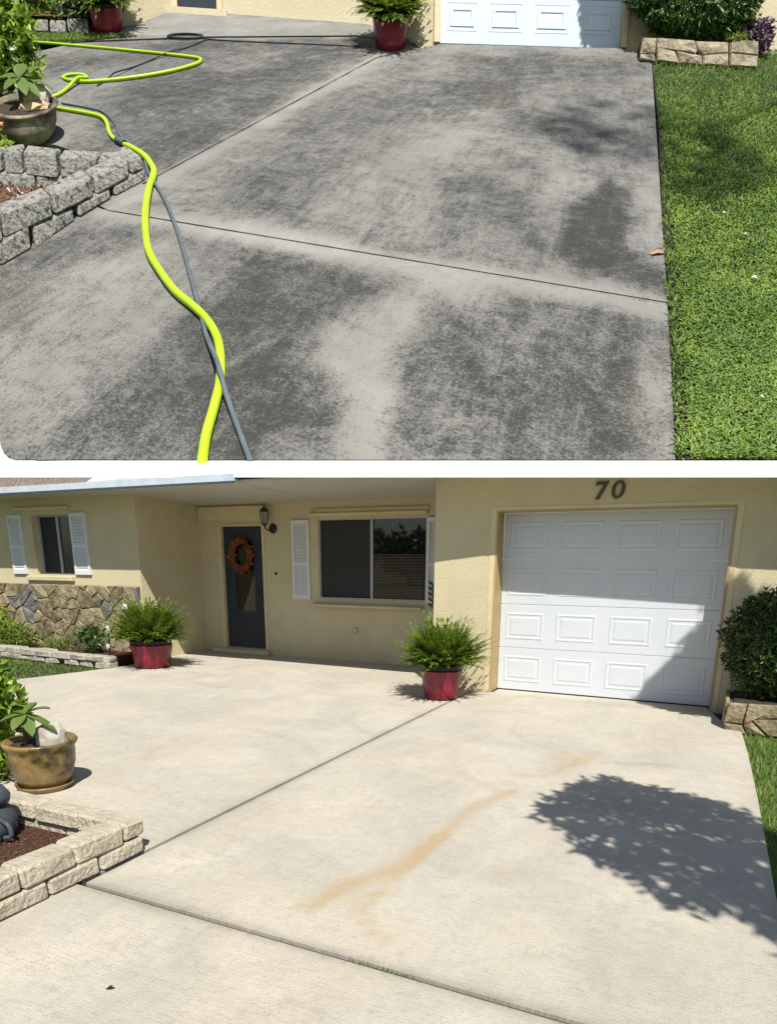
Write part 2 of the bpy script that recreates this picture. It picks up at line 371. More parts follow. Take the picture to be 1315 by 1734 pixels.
# ---- plants and pots, in their own metres
def fern_mesh(rad, height, n=120, seed=1, base_r=.2, llen=.075):
    random.seed(seed); mb = MB()
    for i in range(n):
        a = rnd(0, 6.283); u = random.random(); el = math.radians(14+74*u**.85)
        L = (rad*math.cos(el)**1.0+height*math.sin(el))*rnd(.68, 1.02)*.92*(1+.28*mnoise.noise(V((math.cos(a)*1.1, math.sin(a)*1.1, seed))))
        p = V((math.cos(a)*base_r*rnd(.1, .9), math.sin(a)*base_r*rnd(.1, .9), 0)); d = V((math.cos(a)*math.cos(el), math.sin(a)*math.cos(el), math.sin(el)))
        droop = rnd(.15, .75)*(1.15-u*.7); K = 15; tint = rnd(0, 1); q = p.copy(); step = L/K
        for k in range(K):
            d2 = (d+V((0, 0, -droop*(k/K)**1.3))).normalized(); q2 = q+d2*step
            sd = d2.cross(V((0, 0, 1))); sd = sd.normalized() if sd.length > .05 else V((1, 0, 0)); upn = sd.cross(d2)
            wv = sd*.006; mb.add([q-wv, q+wv, q2], [(0, 1, 2)], tint*.6)
            if k > 1:
                ll = llen*math.sin(math.pi*min(1, (k+1)/K*.92+.06))**.6*rnd(.8, 1.2)
                for sgn in (-1, 1):
                    dd = (sd*sgn*.62+d2*.75+upn*rnd(-.1, .45)); mb.leaf(q, dd, upn+sd*rnd(-.3, .3), ll, ll*.55, tint*.7+rnd(0, .3))
            q = q2
        mb.leaf(q, d2, upn, llen*1.1, llen*.28, min(1, tint+.3))
    return mb
def red_fern_pot(M4, label, group, rt=.27, rb=.21, h=.33, rad=.42, fh=.62, seed=1, n=130):
    t = thing('fern_pot', label, 'potted fern', M4, group)
    MB().lathe([(rb*.9, 0), (rb, .012), (rb+(rt-rb)*.45, h*.45), (rt*.985, h*.9), (rt, h*.97), (rt, h), (rt*.93, h), (rt*.9, h*.8)], 40).build('pot', 'redpot', t, smooth=True)
    MB().lathe([(rt*.88, h-.03), (rt*.95, h+.003), (rt*.97, h+.05), (rt*.99, h+.07), (rt*.88, h+.07), (rt*.85, h+.02)], 40).build('liner', 'blackrim', t, smooth=True)
    MB().lathe([(.01, h+.03), (rt*.86, h+.025)], 24).build('soil', 'soil', t)
    f = fern_mesh(rad, fh, n, seed, rt*.7).build('fronds', 'fern', t, MX.Translation((0, 0, h+.03)))
    return t
def leaf_cloud(mb, c, r, n, L, W, seed=1, shell=.55, bumps=.22, upb=.3, ux=V((1,0,0)), uy=V((0,1,0)), uz=V((0,0,1)), tl=0., th=1.):
    """leaves through an uneven ellipsoid: lumps, gaps, outward-facing sprigs"""
    random.seed(seed); off = V((seed*3.1, seed*1.7, 0))
    for i in range(n):
        d = rdir(); k = mnoise.noise(d*2.1+off); k2 = mnoise.noise(d*5.3+off)
        lim = 1+bumps*k+bumps*.6*k2
        rr = lim*(shell+(1-shell)*random.random()**.5)
        loc = V((d.x*r[0]*rr, d.y*r[1]*rr, d.z*r[2]*rr)); p = V(c)+ux*loc.x+uy*loc.y+uz*loc.z
        out = ux*d.x+uy*d.y+uz*d.z; tn = min(1, max(0, rnd(tl, th)))
        for j in range(3):
            dd = out*rnd(.3, 1)+rdir()*.9+uz*upb; mb.leaf(p, dd, out+rdir()*.5, L*rnd(.7, 1.25), W*rnd(.8, 1.2), min(1, tn+rnd(0, .25)))
    return mb
def sprigs(mb, c, h, n, L, W, seed=1, ux=V((1,0,0)), uy=V((0,1,0)), uz=V((0,0,1)), spread=.6):
    random.seed(seed)
    for i in range(n):
        a = rnd(0, 6.283); t = rnd(.15, 1)
        d = (ux*math.cos(a)+uy*math.sin(a))*rnd(.2, spread)+uz
        p = V(c)+d*h*t*.7+(ux*rnd()+uy*rnd())*h*.12
        mb.leaf(p, d+rdir()*.7, uz+rdir()*.6, L*rnd(.6, 1.2), W*rnd(.7, 1.2), rnd(0, 1))
    return mb
# ---- slabs with stains
def seg_dist(P, a, b):
    a = np.array(a, float); b = np.array(b, float); ab = b-a; t = np.clip(((P-a) @ ab)/(ab @ ab), 0, 1); return np.linalg.norm(P-(a+t[:, None]*ab), axis=1)
def poly_sd(P, poly):
    d = np.full(len(P), 1e9); ins = np.zeros(len(P), bool); n = len(poly)
    for i in range(n):
        a, b = poly[i], poly[(i+1) % n]; d = np.minimum(d, seg_dist(P, a, b))
        c = (a[1] > P[:, 1]) != (b[1] > P[:, 1])
        with np.errstate(divide='ignore', invalid='ignore'): xx = (b[0]-a[0])*(P[:, 1]-a[1])/(b[1]-a[1])+a[0]
        ins ^= c & (P[:, 0] < xx)
    return np.where(ins, d, -d)
def sstep(x, a, b):
    t = np.clip((x-a)/(b-a), 0, 1); return t*t*(3-2*t)
def slab(name, poly, step, mapf, pxf, stain, mt, parent, thick=.1, bev=.008):
    bm = bmesh.new(); f = bm.faces.new([bm.verts.new((x, y, 0)) for x, y in poly]); bm.normal_update()
    if f.normal.z < 0: f.normal_flip()
    xs = [q[0] for q in poly]; ys = [q[1] for q in poly]
    for ax, lo, hi in ((0, min(xs), max(xs)), (1, min(ys), max(ys))):
        k = lo+step
        while k < hi:
            co = (k, 0, 0) if ax == 0 else (0, k, 0); no = (1, 0, 0) if ax == 0 else (0, 1, 0)
            bmesh.ops.bisect_plane(bm, geom=bm.verts[:]+bm.edges[:]+bm.faces[:], plane_co=co, plane_no=no, dist=1e-5); k += step
    be = [e for e in bm.edges if e.is_boundary]
    for dz, sh in ((-bev, 0), (-thick, 0)):
        r = bmesh.ops.extrude_edge_only(bm, edges=be)
        vs = [g for g in r['geom'] if isinstance(g, bmesh.types.BMVert)]; be = [g for g in r['geom'] if isinstance(g, bmesh.types.BMEdge)]
        for v in vs: v.co.z = dz
    bm.normal_update(); bm.verts.ensure_lookup_table()
    PL = np.array([v.co[:] for v in bm.verts])
    px = np.array([pxf(p) for p in PL]); dirt_shade, rust = stain(px, PL)
    uv = bm.loops.layers.uv.new('plan')
    for fc in bm.faces:
        for lp in fc.loops: lp[uv].uv = lp.vert.co[:2]
    for v in bm.verts: v.co = V(mapf(v.co.x, v.co.y, v.co.z))
    bmesh.ops.recalc_face_normals(bm, faces=bm.faces[:])
    me = bpy.data.meshes.new(name); bm.to_mesh(me); bm.free()
    for nm, arr in (('dirt', dirt_shade), ('rust', rust)):
        a = me.attributes.new(nm, 'FLOAT', 'POINT'); a.data.foreach_set('value', np.asarray(arr, np.float32))
    return link(name, me, mt, parent)

# ================================================================ LOWER PLACE: the washed driveway and the tan house
def pxl(p):
    q = RR @ (np.array([p[0], p[1], 0.])-CAM)
    return (PPX+FPX*q[0]/q[2], PPY+FPX*q[1]/q[2]) if q[2] > .6 else (9e3, 9e3)
def polyline_d(P, pts):
    return np.min([seg_dist(P, pts[i], pts[i+1]) for i in range(len(pts)-1)], axis=0)
RUST1 = [gnd(*q)[:2] for q in ((862, 1341), (800, 1368), (745, 1416), (690, 1462), (640, 1482), (590, 1500), (520, 1538))]
RUST2 = [gnd(*q)[:2] for q in ((745, 1416), (700, 1452), (655, 1510), (610, 1525), (620, 1560), (640, 1590))]
RUST3 = [gnd(*q)[:2] for q in ((870, 1312), (920, 1316), (960, 1300), (1010, 1276))]
PATCH = [(955, 1282, 40, 12, .62), (850, 1482, 30, 22, .52), (930, 1415, 70, 50, .34), (900, 1590, 80, 26, .34), (700, 1600, 60, 25, .32), (1000, 1540, 60, 30, .25), (580, 1500, 40, 22, .45)]
def stain_low(px, PL):
    P2 = PL[:, :2]
    rust = 1.15*np.exp(-(polyline_d(P2, RUST1)/.062)**2)+.95*np.exp(-(polyline_d(P2, RUST2)/.045)**2)+.8*np.exp(-(polyline_d(P2, RUST3)/.06)**2)
    for x, y, rx, ry, a in PATCH: rust = rust+a*np.exp(-((px[:, 0]-x)/rx)**2-((px[:, 1]-y)/ry)**2)
    d = np.full(len(PL), -.06)
    d += .55*np.exp(-(np.abs(P2[:, 0]+.27)/.04)**2)*(P2[:, 1] > -5.9)+(.62*np.exp(-(np.abs(P2[:, 1]+6.05)/.03)**2)+.22*np.exp(-(np.abs(P2[:, 1]+6.05)/.12)**2))*(P2[:, 0] > -.3)
    d += .30*np.exp(-((P2[:, 1]+.1)/.14)**2)*(P2[:, 0] > -.2)                    # darker line at the garage
    d += .22*np.exp(-((P2[:, 0]-np.interp(-P2[:, 1], [0, .9, 3, 6.05, 12], [2.77, 2.80, 2.885, 2.966, 3.1]))/.06)**2)
    random.seed(77)
    for i in range(34):                                                      # wand sweeps left by the washing
        cx, cy, R0_, a0 = rnd(-5.5, 2.4), rnd(-7.6, .6), rnd(.5, 1.5), rnd(-3.1, 3.1)
        dx_, dy_ = P2[:, 0]-cx, P2[:, 1]-cy; rr_ = np.hypot(dx_, dy_); da = np.abs((np.arctan2(dy_, dx_)-a0+np.pi) % (2*np.pi)-np.pi)
        d += random.choice((-.45, .30, .40))*np.exp(-((rr_-R0_)/.045)**2)*np.exp(-(da/.55)**2)
    d += .20*np.array([mnoise.noise(V((p[0]*1.7, p[1]*1.7, 7))) for p in PL])
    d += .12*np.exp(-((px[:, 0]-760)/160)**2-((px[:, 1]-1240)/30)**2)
    return d, rust
IDM = lambda x, y, z: (x, y, z)
lawn_curve = [(-6.9, -3.3), (-6.35, -2.6), (-6.02, -1.9), (-5.84, -1.2), (-5.72, -.62), (-5.66, .04)]
drive = thing('driveway', 'clean washed concrete driveway in front of the tan house numbered 70', 'driveway', ML(0, 0))
drive['kind'] = 'structure'
J = .015
slab('concrete_slab', [(-.27+J, -6.05+J), (2.965, -6.05+J), (2.925, -4.6), (2.885, -3), (2.845, -1.8), (2.80, -.90), (2.60, -.42), (2.44, .235), (0, .235), (0, -.004), (-.27+J, -.004)], .07, IDM, pxl, stain_low, 'clean', drive)
slab('concrete_slab', [(-.27, -6.05-J), (2.967, -6.05-J), (3.10, -12), (-6.5, -12), (-6.5, -6.05-J)], .12, IDM, pxl, stain_low, 'clean', drive)
slab('concrete_slab', [(-.27-J, -5.6), (-.27-J, -1.36), (-4.6, -.50), (-5.72, -.52)]+lawn_curve[3::-1]+[(-7.5, -4.2), (-7.5, -6.03), (-.27-J, -6.03)], .08, IDM, pxl, stain_low, 'clean', drive)
slab('concrete_slab', [(-.27-J, -1.352), (-.27-J, -.004), (-.83, -.004), (-.83, 1.545), (-5.86, 1.545), (-5.86, .04), (-5.70, -.50), (-4.6, -.492)], .08, IDM, pxl, stain_low, 'clean', drive)
g = MB().box(-60, 60, -60, 60, -.30, -.045); tag(g.build('ground', 'field'), kind='structure')
# joint filler and weeds
MB().box(-7.4, 2.79, -11.9, .2, -.06, -.018).build('joint_filler', 'edgesoil', drive)
mb = MB(); random.seed(3)
for i in range(420):
    x = rnd(-.1, 2.2); y = -6.05+rnd()*.012
    if mnoise.noise(V((x*3.1, 5, 0))) < .05 or x < .5: continue
    h = rnd(.003, .011); mb.blade((x, y, -.01), (x+rnd()*.012, y+rnd()*.012, h), V((.004, .002, 0)), rnd(0, .6))
tag(mb.build('joint_weeds', 'grass2'), kind='stuff')

# ---- the house
house = thing('tan_house', 'single storey tan stucco house with white garage door numbered 70', 'house', ML(0, 0))
W = MB()
wt = lambda x: 2.575-.040*(x+.83)
def pier(x0, x1, z0): W.hexa([(x0, 0, z0), (x1, 0, z0), (x1, .24, z0), (x0, .24, z0)], [(x0, 0, wt(x0)), (x1, 0, wt(x1)), (x1, .24, wt(x1)+.02), (x0, .24, wt(x0)+.02)])
OX0, OX1, OZ = -.048, 2.498, 2.160
pier(-.83, OX0, -.04); pier(OX1, 6, -.04); pier(OX0, OX1, OZ)
W.box(-.83, -.60, .241, 1.55, -.04, 2.57)
W.build('garage_wall', 'stucco', house)
W = MB()   # porch wall round door and window
W.box(-5.86, -5.47, 1.55, 1.80, -.04, 2.6); W.box(-5.47, -4.50, 1.55, 1.80, 2.16, 2.6); W.box(-4.50, -3.47, 1.55, 1.80, -.04, 2.6)
W.box(-3.47, -1.59, 1.55, 1.80, -.04, .985); W.box(-3.47, -1.59, 1.55, 1.80, 2.215, 2.6); W.box(-1.59, -.84, 1.55, 1.80, -.04, 2.6)
W.box(-5.47, -4.50, 1.55, 1.80, -.04, .085)
W.build('porch_wall', 'stucco', house)
W = MB(); LW = .10
W.box(-14, -8.22, LW, LW+.24, -.04, 2.6); W.box(-8.22, -7.30, LW, LW+.24, -.04, 1.33); W.box(-8.22, -7.30, LW, LW+.24, 2.285, 2.6); W.box(-7.30, -5.86, LW, LW+.24, -.04, 2.6)
W.box(-6.10, -5.86, LW+.241, 1.80, -.04, 2.6)
W.build('wing_wall', 'stucco', house)
xs1 = atY(396, 808, -.58)[0]
def sof(xa, xb, yf): MB().hexa([(xa, yf, 2.568), (xb, yf, 2.568), (xb, 1.8, 2.462), (xa, 1.8, 2.462)], [(xa, yf, 2.60), (xb, yf, 2.60), (xb, 1.8, 2.60), (xa, 1.8, 2.60)]).build('soffit', 'soffit', house)
sof(-14, xs1, -.56); sof(xs1, -.83, -.46)
# garage door: leaf, rows of raised panels, trim
gd = MB()
for r in range(4): gd.box(-.026, 2.476, .246, .29, .012+r*.534, .012+r*.534+.530)
gdo = gd.build('garage_door', 'white', house, bevel=.003)
pan = None
for r in range(4):
    for c in range(4):
        if pan is None:
            p = MB(); w2, h2 = .238, .167
            def ring(w_, h_, y): return [(-w_, y, -h_), (w_, y, -h_), (w_, y, h_), (-w_, y, h_)]
            R_ = [ring(w2, h2, .002), ring(w2-.014, h2-.014, -.004), ring(w2-.026, h2-.026, -.004), ring(w2-.036, h2-.036, .0006), ring(w2-.052, h2-.052, .0006), ring(w2-.068, h2-.068, -.0035)]
            vs = [q for rr in R_ for q in rr]; fs = [(4*i+k, 4*i+(k+1) % 4, 4*i+4+(k+1) % 4, 4*i+4+k) for i in range(5) for k in range(4)]+[(20, 21, 22, 23)]
            pan = p.add(vs, fs).build('panel', 'white', gdo)
            o = pan
        else: o = pan.copy(); COL.objects.link(o); o.parent = gdo
        o.location = (.287+c*.625, .2455, .012+r*.534+.265)
MB().box(-.024, 2.474, .243, .262, -.004, .012).build('weather_strip', 'black', house)
t_ = MB(); t_.box(OX0-.07, OX0-.002, -.006, -.001, 0, 2.20); t_.box(OX1+.002, OX1+.06, -.006, -.001, 0, 2.20); t_.box(OX0-.0015, OX1+.0015, -.006, -.001, OZ+.002, 2.20); t_.build('garage_trim', 'trim', house)
t_ = MB(); t_.box(OX0-.0005, -.028, -.012, .243, 0, OZ); t_.box(2.478, OX1+.0005, -.012, .243, 0, OZ); t_.box(-.0275, 2.4775, -.012, .243, 2.146, OZ-.0005); t_.build('door_reveal', 'reveal', house)
# house number 70, italic serif numerals cut from plate
def numeral(polys, x, name='house_number'):
    mb = MB(); S_ = .0105
    for poly in polys: mb.prism([(x+(px_+py_*.14)*S_, -.022, 2.255+py_*S_) for px_, py_ in poly], (0, .0205, 0))
    return mb.build(name, 'number', house)
seven = [[(0, 17.5), (1.2, 17.5), (1.2, 14.2), (0, 13)], [(1.21, 17.5), (11.5, 17.5), (11.5, 14.2), (1.21, 14.2)], [(8.2, 14.19), (11.5, 14.19), (6.2, 0), (1.8, 0)], [(11.51, 17.5), (12.6, 18.3), (12.2, 15), (11.51, 14.2)]]
numeral(seven, 1.045)
mb = MB(); vs = []; fs = []; nseg = 28
for y_ in (-.022, -.001):
    for k in range(nseg):
        a = 2*math.pi*k/nseg
        for (rx, rz) in ((6.6, 9), (3.2, 6.7)):
            lx, lz = rx*math.cos(a), 9+rz*math.sin(a); vs.append((1.225+(6.4+lx+lz*.14)*.0105, y_, 2.255+lz*.0105))
for k in range(nseg):
    a, b = 2*k, 2*((k+1) % nseg); o_ = 2*nseg
    fs += [(a, b, b+1, a+1), (a+o_, a+1+o_, b+1+o_, b+o_), (a, a+o_, b+o_, b), (a+1, b+1, b+1+o_, a+1+o_)]
mb.add(vs, fs).build('house_number', 'number', house)
# front door
fr = MB(); fr.box(-5.47, -5.395, 1.535, 1.68, .085, 2.16); fr.box(-4.555, -4.50, 1.535, 1.68, .085, 2.16); fr.box(-5.3949, -4.5551, 1.535, 1.68, 2.125, 2.16); fr.build('door_frame', 'trim', house)
MB().box(-5.60, -4.44, 1.40, 1.5345, .003, .075).build('door_sill', 'stucco', house, bevel=.006)
fd = MB(); fd.box(-5.393, -4.557, 1.60, 1.64, .10, .72); fd.box(-5.393, -5.17, 1.60, 1.64, .7201, 2.0); fd.box(-4.78, -4.557, 1.60, 1.64, .7201, 2.0); fd.box(-5.393, -4.557, 1.60, 1.64, 2.0001, 2.123)
fdo = fd.build('front_door', 'door', house)
MB().box(-5.169, -4.781, 1.612, 1.63, .7205, 1.9995).build('door_glass', 'glass', fdo)
ms = MB(); ms.box(-5.18, -4.77, 1.590, 1.5995, .70, .725); ms.build('moulding', 'door', fdo)
MB().tube([(-4.60, 1.598, 1.02), (-4.60, 1.55, 1.02), (-4.66, 1.545, 1.02)], .011).build('door_handle', 'black', fdo)
MB().box(-5.84, -4.46, 1.50, 1.5495, 2.215, 2.44).build('door_header', 'trim', house)
# big porch window
wn = thing('window', None, None); wn.parent = house
def mkwindow(x0, x1, z0, z1, y, mull, left_m, right_m, nm=house):
    f = MB(); b = .022
    f.box(x0, x0+b, y, y+.08, z0, z1); f.box(x1-b, x1, y, y+.08, z0, z1); f.box(x0+b, x1-b, y+.001, y+.08, z0, z0+b); f.box(x0+b, x1-b, y+.001, y+.08, z1-b, z1); f.box(mull-.02, mull+.02, y+.002, y+.07, z0+b, z1-b)
    fo = f.build('window_frame', 'alu', nm)
    MB().box(x0+b, mull-.02, y+.045, y+.052, z0+b, z1-b).build('pane', left_m, fo); MB().box(mull+.02, x1-b, y+.03, y+.037, z0+b, z1-b).build('pane', right_m, fo)
    return fo
bpy.data.objects.remove(wn)
bw = mkwindow(-3.47, -1.59, .985, 2.215, 1.56, -2.52, 'screen', 'glass')
for i in range(30):
    z = 1.03+i*.022
    MB().box(-2.49, -1.64, 1.5765, 1.5885, z, z+.011).build('blind_slat', 'blind', bw)
MB().box(-3.56, -1.62, 1.44, 1.5495, .86, .905).build('window_sill', 'stucco', house, bevel=.008)
MB().box(-3.60, -1.58, 1.49, 1.5495, 2.25, 2.30).build('window_header', 'trim', house, bevel=.008)
MB().box(-3.50, -1.56, 1.52, 1.5495, 2.3005, 2.36).build('window_header', 'stucco', house)
def shutter(x0, x1, z0, z1, y, parent, slats=22):
    f = MB(); b = .045; zm = z0+(z1-z0)*.46
    f.box(x0, x0+b, y-.035, y-.001, z0, z1); f.box(x1-b, x1, y-.035, y-.001, z0, z1)
    for a, c in ((z0, z0+.07), (zm-.025, zm+.025), (z1-.06, z1)): f.box(x0+b, x1-b, y-.0345, y-.001, a, c)
    f.box(x0+b, x1-b, y-.006, y-.002, z0+.07, z1-.06)
    fo = f.build('shutter', 'white_trim', parent); pr = None
    for a, c, n in ((z0+.07, zm-.025, slats//2-1), (zm+.025, z1-.06, slats//2)):
        for i in range(n):
            z = a+(c-a)*(i+.5)/n; h = (c-a)/n*.5
            if pr is None:
                pr = MB().add([(x0+b, -.028, -h), (x1-b, -.028, -h), (x1-b, -.010, h), (x0+b, -.010, h), (x0+b, -.022, -h), (x1-b, -.022, -h), (x1-b, -.0065, h), (x0+b, -.0065, h)],
                              [(0,1,2,3),(7,6,5,4),(0,4,5,1),(2,6,7,3),(1,5,6,2),(3,7,4,0)]).build('slat', 'white_trim', fo); o = pr
            else: o = pr.copy(); COL.objects.link(o); o.parent = fo
            o.location = (0, y, z)
shutter(-3.955, -3.625, .965, 2.20, 1.55, house); shutter(-1.585, -1.255, .965, 2.20, 1.55, house)
# wing window
mkwindow(-8.22, -7.30, 1.33, 2.285, LW+.10, -7.74, 'screen', 'glass')
MB().box(-8.45, -7.33, LW-.07, LW-.001, 1.225, 1.30).build('window_sill', 'stucco', house, bevel=.008)
MB().box(-8.62, -7.30, LW-.05, LW-.001, 2.36, 2.415).build('window_header', 'trim', house, bevel=.008)
shutter(-8.80, -8.46, 1.33, 2.30, LW, house, 18); shutter(-7.28, -6.92, 1.335, 2.305, LW, house, 18)
# stone veneer on the wing: every stone is its own piece
vb = MB().box(-9.8, -5.90, LW-.028, LW-.001, -.04, 1.165).build('stone_veneer', 'mortar', house); random.seed(21)
for poly in voronoi(-9.8, -5.88, -.02, 1.17, 14, 7, .75):
    veneer_stone(poly, lambda x, y, d: (x, LW-.028-d, y), .006, .05, .016, 'stone_gray' if (random.random() < .15 or min(q_[0] for q_ in poly) > -6.16) else random.choice(('stone', 'stone', 'stone_b')), vb)
# fittings
tag(MB().tube([(-4.297, 1.549, 1.365), (-4.297, 1.53, 1.365)], .022, 10).build('doorbell', 'black', house))
tag(MB().lathe([(.02, 0), (.05, 0), (.05, .02), (.035, .035), (.02, .035)], 16).build('wall_vent', 'stucco', house, MX.Translation((-2.80, 1.549, .50)) @ MX.Rotation(math.pi/2, 4, 'X')))
# wreath on the door
wr = thing('door_wreath', 'round autumn wreath of orange and brown leaves on the slate front door', 'wreath', ML(-5.0, 1.575, 1.66))
MB().tube([(.185*math.cos(a), 0, .215*math.sin(a)) for a in np.linspace(0, 6.2832, 25)], .03, 8).build('ring', 'w_brown', wr)
random.seed(5)
for nm, n, mm in (('leaves', 170, 'w_brown'), ('leaves', 170, 'w_orange'), ('flowers', 70, 'w_red'), ('blossoms', 26, 'petal')):
    mb = MB()
    for i in range(n):
        a = rnd(0, 6.283) if nm != 'blossoms' else rnd(2.6, 4.4); r = rnd(.85, 1.18); p = V((.19*r*math.cos(a), -.02+rnd()*.02, .22*r*math.sin(a)))
        if nm == 'flowers' and random.random() < .4: p.x -= .05
        mb.leaf(p, V((math.cos(a)*rnd(-.2, 1), -rnd(.2, .9), math.sin(a)*rnd(-.2, 1)))+rdir()*.6, V((0, -1, 0)), rnd(.04, .075) if nm != 'blossoms' else .022, .03 if nm != 'blossoms' else .02, rnd(0, 1))
    mb.build(nm, mm, wr)
# wall lantern
lt = thing('wall_lantern', 'black iron wall lantern with smoky glass beside the front door', 'wall lamp', ML(-4.37, 1.548, 2.06))
MB().lathe([(.075, 0), (.08, .008), (.06, .02), (.03, .028)], 20).build('backplate', 'black', lt, MX.Translation((.05, 0, .02)) @ MX.Rotation(math.pi/2, 4, 'X'))
MB().tube(catmull([(.05, -.02, .0), (.045, -.09, -.02), (.0, -.14, .02), (-.02, -.14, .08)], 6), .012, 8).build('arm', 'black', lt)
mb = MB(); mb.lathe([(.018, .06), (.045, .075), (.05, .085), (.045, .09)], 8); mb.lathe([(.078, .275), (.065, .30), (.03, .335), (.012, .35), (.014, .375), (.004, .39)], 8)
for k in range(4):
    a = k*math.pi/2+.4; mb.tube([(.045*math.cos(a), .045*math.sin(a), .085), (.072*math.cos(a), .072*math.sin(a), .28)], .006, 5)
mb.build('cage', 'black', lt, MX.Translation((-.02, -.14, 0)))
MB().lathe([(.036, .092), (.062, .272)], 8).build('lamp_glass', 'lampglass', lt, MX.Translation((-.02, -.14, 0)))
# iron leaf ornament hanging by the window
orn = thing('iron_ornament', 'black iron leaf ornament on the shutter right of the porch window', 'ornament', ML(-1.47, 1.505, 1.08))
mb = MB(); mb.tube([(0, 0, -.19), (.01, 0, 0), (0, 0, .19)], .008, 6); mb.build('stem', 'black', orn)
for k in range(9):
    z = -.16+k*.04; s_ = 1 if k % 2 else -1
    MB().prism([(0, -.006, z), (s_*.035, -.006, z+.005), (s_*.075, -.006, z+.05), (s_*.03, -.006, z+.045)], (0, .01, 0)).build('iron_leaf', 'black', orn)

# ---- roof: gutter, shingle strip, white coated roof that carries up to the hillside plot
def zatpx(u, v, Y): return atY(u, v, Y)
gl = MB(); xs0, xs1 = -14., atY(396, 808, -.58)[0]
gl.box(xs0, xs1, -.585, -.561, 2.578, 2.665); gl.build('fascia', 'fascia', house)
MB().box(xs0, xs1, -.588, -.5605, 2.553, 2.5775).build('drip_edge', 'drip', house)
E0 = []
for x in (-900, -500, -250, -120, 0, 60, 120, 200, 300, 390): E0.append(atY(x, 808, -.44))
for x in (392, 470, 560, 657, 740, 850, 980, 1100, 1200, 1315, 1450, 1600): E0.append(atY(x, 808, -.575 if x < 741 else -.50))
xsP = [-900, -500, -250, -120, 0, 60, 120, 200, 300, 390, 392, 470, 560, 657, 740, 850, 980, 1100, 1200, 1315, 1450, 1600]
E1 = [P+np.array([0, .09, .085]) if x > 391 else P+np.array([0, .03, .03]) for P, x in zip(E0, xsP)]
E2 = [up(x, 779, -.012) if x > 61 else up(x, 779, -.02) for x in xsP]
E3 = [up(x, 735, -.02) if x < 61 else up(x, 778, -.4) for x in xsP]
E3[5] = up(60, 777, -.02)
vs = E0+E1+E2+E3; n = len(xsP)
rf = MB().add(vs, [(r*n+i, r*n+i+1, (r+1)*n+i+1, (r+1)*n+i) for r in range(3) for i in range(n-1)])
rf.build('roof', 'roofwhite', house)
sh = MB(); rs2 = MB()
for i in range(78):
    x0 = -11.5+i*.1; sm = sh if x0 < -6.15 else rs2; P0 = atY(200, 808, -.44)
    zt = float(np.interp(x0, [P[0] for P in E0[:10]], [P[2] for P in E0[:10]]))
    sm.hexa([(x0, -.556, 2.60), (x0+.094, -.556, 2.60), (x0+.094, -.435, zt-.02), (x0, -.435, zt-.02)], [(x0, -.556, 2.672+rnd()*.006), (x0+.094, -.556, 2.672+rnd()*.006), (x0+.094, -.435, zt-.004), (x0, -.435, zt-.004)])
rs2.build('roof_edge', 'fascia', house); rs = sh.build('shingles', 'shingle', house); rs['kind'] = 'stuff'

# ---- pots by the house
red_fern_pot(ML(-.44, -.66), 'red pot with bright fern beside the washed driveway and garage corner', None, .25, .195, .35, .36, .56, 11, 380)
red_fern_pot(ML(-5.27, -.40), 'wide red pot with spreading fern below the stone wall of the tan house', None, .31, .255, .35, .54, .56, 12, 420)

# ---- bed and edging below the wing
ed = thing('bed_edging', 'low pale stone edging of the bed below the stone veneer', 'edging', ML(0, 0)); random.seed(8)
x = -9.6
while x < -5.75:
    for c in range(2):
        l = rnd(.28, .5); xx = x+(c*.17); xe = min(xx+l, -5.70)
        f = lambda X: -.80+.06*math.sin(X*1.3)-.03*(X+9.6)*0
        stone_block('stone', [(xx, f(xx), c*.095-.02), (xe, f(xe), c*.095-.02), (xe, f(xe)+.2, c*.095-.02), (xx, f(xx)+.2, c*.095-.02)], [(xx, f(xx)+.01, c*.095+.085), (xe, f(xe)+.01, c*.095+.085), (xe, f(xe)+.2, c*.095+.085), (xx, f(xx)+.2, c*.095+.085)], 'edging', ed, .022, .012)
    x += l+.012
tag(MB().box(-11, -5.9, -.62, LW-.03, -.045, .13).build('bed_soil', 'mulch'), kind='structure')
def plant(name, label, c, r, n, L, W_, mt, seed, stem=True, M4=None):
    t = thing(name, label, 'plant', M4 if M4 is not None else ML(*c))
    leaf_cloud(MB(), (0, 0, r[2]), r, n, L, W_, seed, .2, .3).build('leaves', mt, t)
    MB().tube([(0, 0, -.03), (.01, 0, r[2]*1.2)], .012, 6).build('stem', 'bark', t)
    return t
plant('bed_plant', 'dark green leafy plant in the bed left of the white stake', (-6.62, -.34, .12), (.26, .16, .20), 120, .13, .035, 'shrub', 31)
plant('bed_plant', 'low green plant in the bed at the left end of the stone edging', (-8.3, -.36, .12), (.35, .18, .18), 120, .12, .03, 'fern', 32)
plant('bed_plant', 'yellowish green bush in front of the stone veneer at the left edge', (-8.62, -.45, .12), (.24, .2, .34), 130, .10, .04, 'lime', 33)
plant('bed_plant', 'thin grey green plant hiding the foot of the veneer between two plants', (-7.45, -.30, .12), (.34, .12, .12), 70, .09, .02, 'fern', 34)
stk = thing('garden_stake', 'thin white solar stake light beside the left fern pot', 'garden light', ML(-6.13, -.42, .12))
MB().tube([(0, 0, 0), (.01, 0, .36)], .014, 8).build('post', 'black', stk); MB().tube([(.01, 0, .36), (.012, 0, .46)], .03, 10).build('lamp_head', 'white_trim', stk)
MB().tube([(.0, -.02, .12), (.0, -.02, .18)], .028, 10).build('collar', 'white_trim', stk)
tag(MB().lathe([(.01, 0), (.055, .01), (.06, .03), (.02, .045)], 16).build('wall_disc', 'white_trim', None, MX.Translation((-6.16, .02, .84)) @ MX.Rotation(math.pi/2, 4, 'X')), 'small white round spigot cover on the stone veneer', 'fitting')

